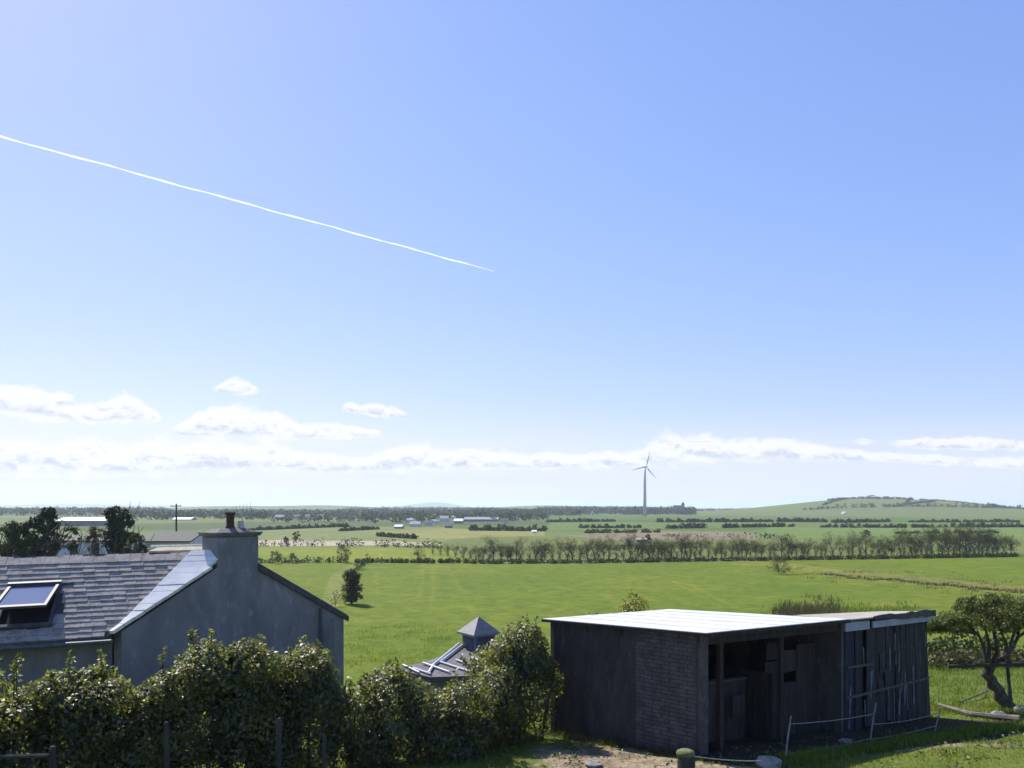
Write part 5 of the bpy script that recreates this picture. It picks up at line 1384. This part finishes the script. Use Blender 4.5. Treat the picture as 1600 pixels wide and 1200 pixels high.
# church with a spire
q_ = Vector(((1067 - 800) / F * 1350, 1350, 0)); q_.z = gz(q_.x, q_.y)
ch = empty('church', q_, 'distant dark church with a pointed spire right of the wind turbine', 'church')
zt = W(1067, 783.5, 1350).z; mb = MB(); mb.box((q_.x, 1350, (q_.z + zt - 5.5) / 2), (4.6, 4.6, zt - 5.5 - q_.z)); mb.build('tower', MATS['render_wall'], ch)
mb = MB(); mb.add([(q_.x - 2.6, 1347.4, zt - 5.5), (q_.x + 2.6, 1347.4, zt - 5.5), (q_.x + 2.6, 1352.6, zt - 5.5), (q_.x - 2.6, 1352.6, zt - 5.5), (q_.x, 1350, zt)], [(0, 1, 4), (1, 2, 4), (2, 3, 4), (3, 0, 4), (3, 2, 1, 0)]); mb.build('spire', MATS['dark_roof'], ch)
mb = MB(); xn = q_.x - 9; mb.add([(xn - 7, 1346, q_.z - 1), (xn + 7, 1346, q_.z - 1), (xn + 7, 1354, q_.z - 1), (xn - 7, 1354, q_.z - 1), (xn - 7, 1346, zt - 10), (xn + 7, 1346, zt - 10), (xn + 7, 1354, zt - 10), (xn - 7, 1354, zt - 10)], [(3, 2, 1, 0), (0, 1, 5, 4), (1, 2, 6, 5), (2, 3, 7, 6), (3, 0, 4, 7)]); mb.build('nave', MATS['render_wall'], ch)
mb = MB(); mb.add([(xn - 7.4, 1345.5, zt - 9.9), (xn + 7.0, 1345.5, zt - 9.9), (xn + 7.0, 1354.5, zt - 9.9), (xn - 7.4, 1354.5, zt - 9.9), (xn - 7.4, 1350, zt - 6.5), (xn + 7.0, 1350, zt - 6.5)], [(0, 1, 5, 4), (2, 3, 4, 5), (1, 2, 5), (3, 0, 4), (3, 2, 1, 0)]); mb.build('nave_roof', MATS['dark_roof'], ch)

# ------------------------------------------------------------------ wind turbine
mat('turbine_white', (.50, .51, .53), (.46, .47, .49), .2, .5, spec=.3)
tq = onground(1007.5, 806.7); D_ = tq.y
tur = empty('wind_turbine', tq, 'tall white three-bladed wind turbine standing on the plain', 'wind turbine')
zh = W(1007, 729, D_).z
mb = MB(); hh = zh - tq.z
mb.lathe((tq.x, tq.y, tq.z - .5), [(2.35, 0), (2.0, hh * .35), (1.65, hh * .7), (1.35, hh - 1.2)], 20); mb.build('tower', MATS['turbine_white'], tur, True)
yaw = R(24); fw = Vector((math.sin(yaw), -math.cos(yaw), 0)); sd = Vector((math.cos(yaw), math.sin(yaw), 0)); hub = Vector((tq.x, tq.y, zh)) + fw * 3.4
mb = MB(); c0 = Vector((tq.x, tq.y, zh)); rr_ = []
mb.tube([c0 + fw * 2.2, c0 + fw * 1.0, c0 - fw * 3.0, c0 - fw * 4.6, c0 - fw * 5.0], [1.15, 1.5, 1.5, 1.2, .7], 10); mb.build('nacelle', MATS['turbine_white'], tur, True)
hb = MB(); hb.tube([hub - fw * 1.2, hub, hub + fw * .9, hub + fw * 1.5], [1.2, 1.15, .8, .15], 12); hub_o = hb.build('hub', MATS['turbine_white'], tur, True)
for k in range(3):
    a = R(16 + 120 * k); ax = (Vector((0, 0, 1)) * math.cos(a) + sd * math.sin(a)).normalized(); tn = ax.cross(fw).normalized()
    mb = MB(); BLn = 21.5; st = [(0, .9, .75), (.08, .9, .7), (.2, 1.75, .4), (.5, 1.15, .24), (.85, .62, .14), (1, .2, .05)]
    vs = []; fs = []
    for u, cw, tk in st:
        c_ = hub + ax * (.6 + u * BLn)
        for e1, e2 in ((-.35, 0), (0, .5), (.65, 0), (0, -.5)): vs.append(c_ + tn * cw * e1 + (fw * .95 + tn * .2).normalized() * tk * e2)
    for i in range(len(st) - 1):
        for j in range(4): fs.append((i * 4 + j, i * 4 + (j + 1) % 4, (i + 1) * 4 + (j + 1) % 4, (i + 1) * 4 + j))
    fs += [(0, 1, 2, 3), tuple(len(vs) - 1 - i for i in range(4))]
    mb.add(vs, fs); mb.build('blade', MATS['turbine_white'], tur, True)

# ------------------------------------------------------------------ vapour trail, nine kilometres up
vm = bpy.data.materials.new('vapour'); vm.use_nodes = True; t = NT(vm.node_tree); t.n.clear()
df = t.node('ShaderNodeBsdfDiffuse'); df.inputs[0].default_value = (.92, .93, .95, 1); tl = t.node('ShaderNodeBsdfTranslucent'); tl.inputs[0].default_value = (.95, .96, .98, 1)
tp = t.node('ShaderNodeBsdfTransparent'); m1 = t.node('ShaderNodeMixShader'); m1.inputs[0].default_value = .5; t.l.new(df.outputs[0], m1.inputs[1]); t.l.new(tl.outputs[0], m1.inputs[2])
g = t.node('ShaderNodeNewGeometry'); lw = t.node('ShaderNodeLayerWeight'); lw.inputs[0].default_value = .35
nz_ = t.noise(g.outputs['Position'], .0035, 5, .7)
fac = t.m('MULTIPLY', t.ramp(t.m('SUBTRACT', 1.0, lw.outputs['Facing']), .0, .8), t.m('MULTIPLY_ADD', t.ramp(nz_, .3, .65), .45, .38))
m2 = t.node('ShaderNodeMixShader'); t.l.new(fac, m2.inputs[0]); t.l.new(tp.outputs[0], m2.inputs[1]); t.l.new(m1.outputs[0], m2.inputs[2])
o = t.node('ShaderNodeOutputMaterial'); t.l.new(m2.outputs[0], o.inputs[0])
def at_alt(px, py, alt): return W(px, py, (alt - CAMZ) * F / (HZ - py))
c0, c1 = at_alt(-420, 98, 9000), at_alt(772, 424, 9000)
mb = MB(); pts = []; rr_ = []
for k in range(121):
    u = k / 120; q_ = c0.lerp(c1, u); q_ += Vector((0, 0, 9 * math.sin(u * 41) + 5 * math.sin(u * 97))); pts.append(q_)
    rr_.append((24 + 5 * math.sin(u * 63 + 1) + 4 * math.sin(u * 171)) * (min(1, (1 - u) * 14) * .75 + .25) if u < .999 else 12)
mb.tube(pts, rr_, 12); vt = mb.build('vapour_trail', vm, None, True); tag(vt, 'long thin white vapour trail slanting across the blue sky', 'vapour trail')
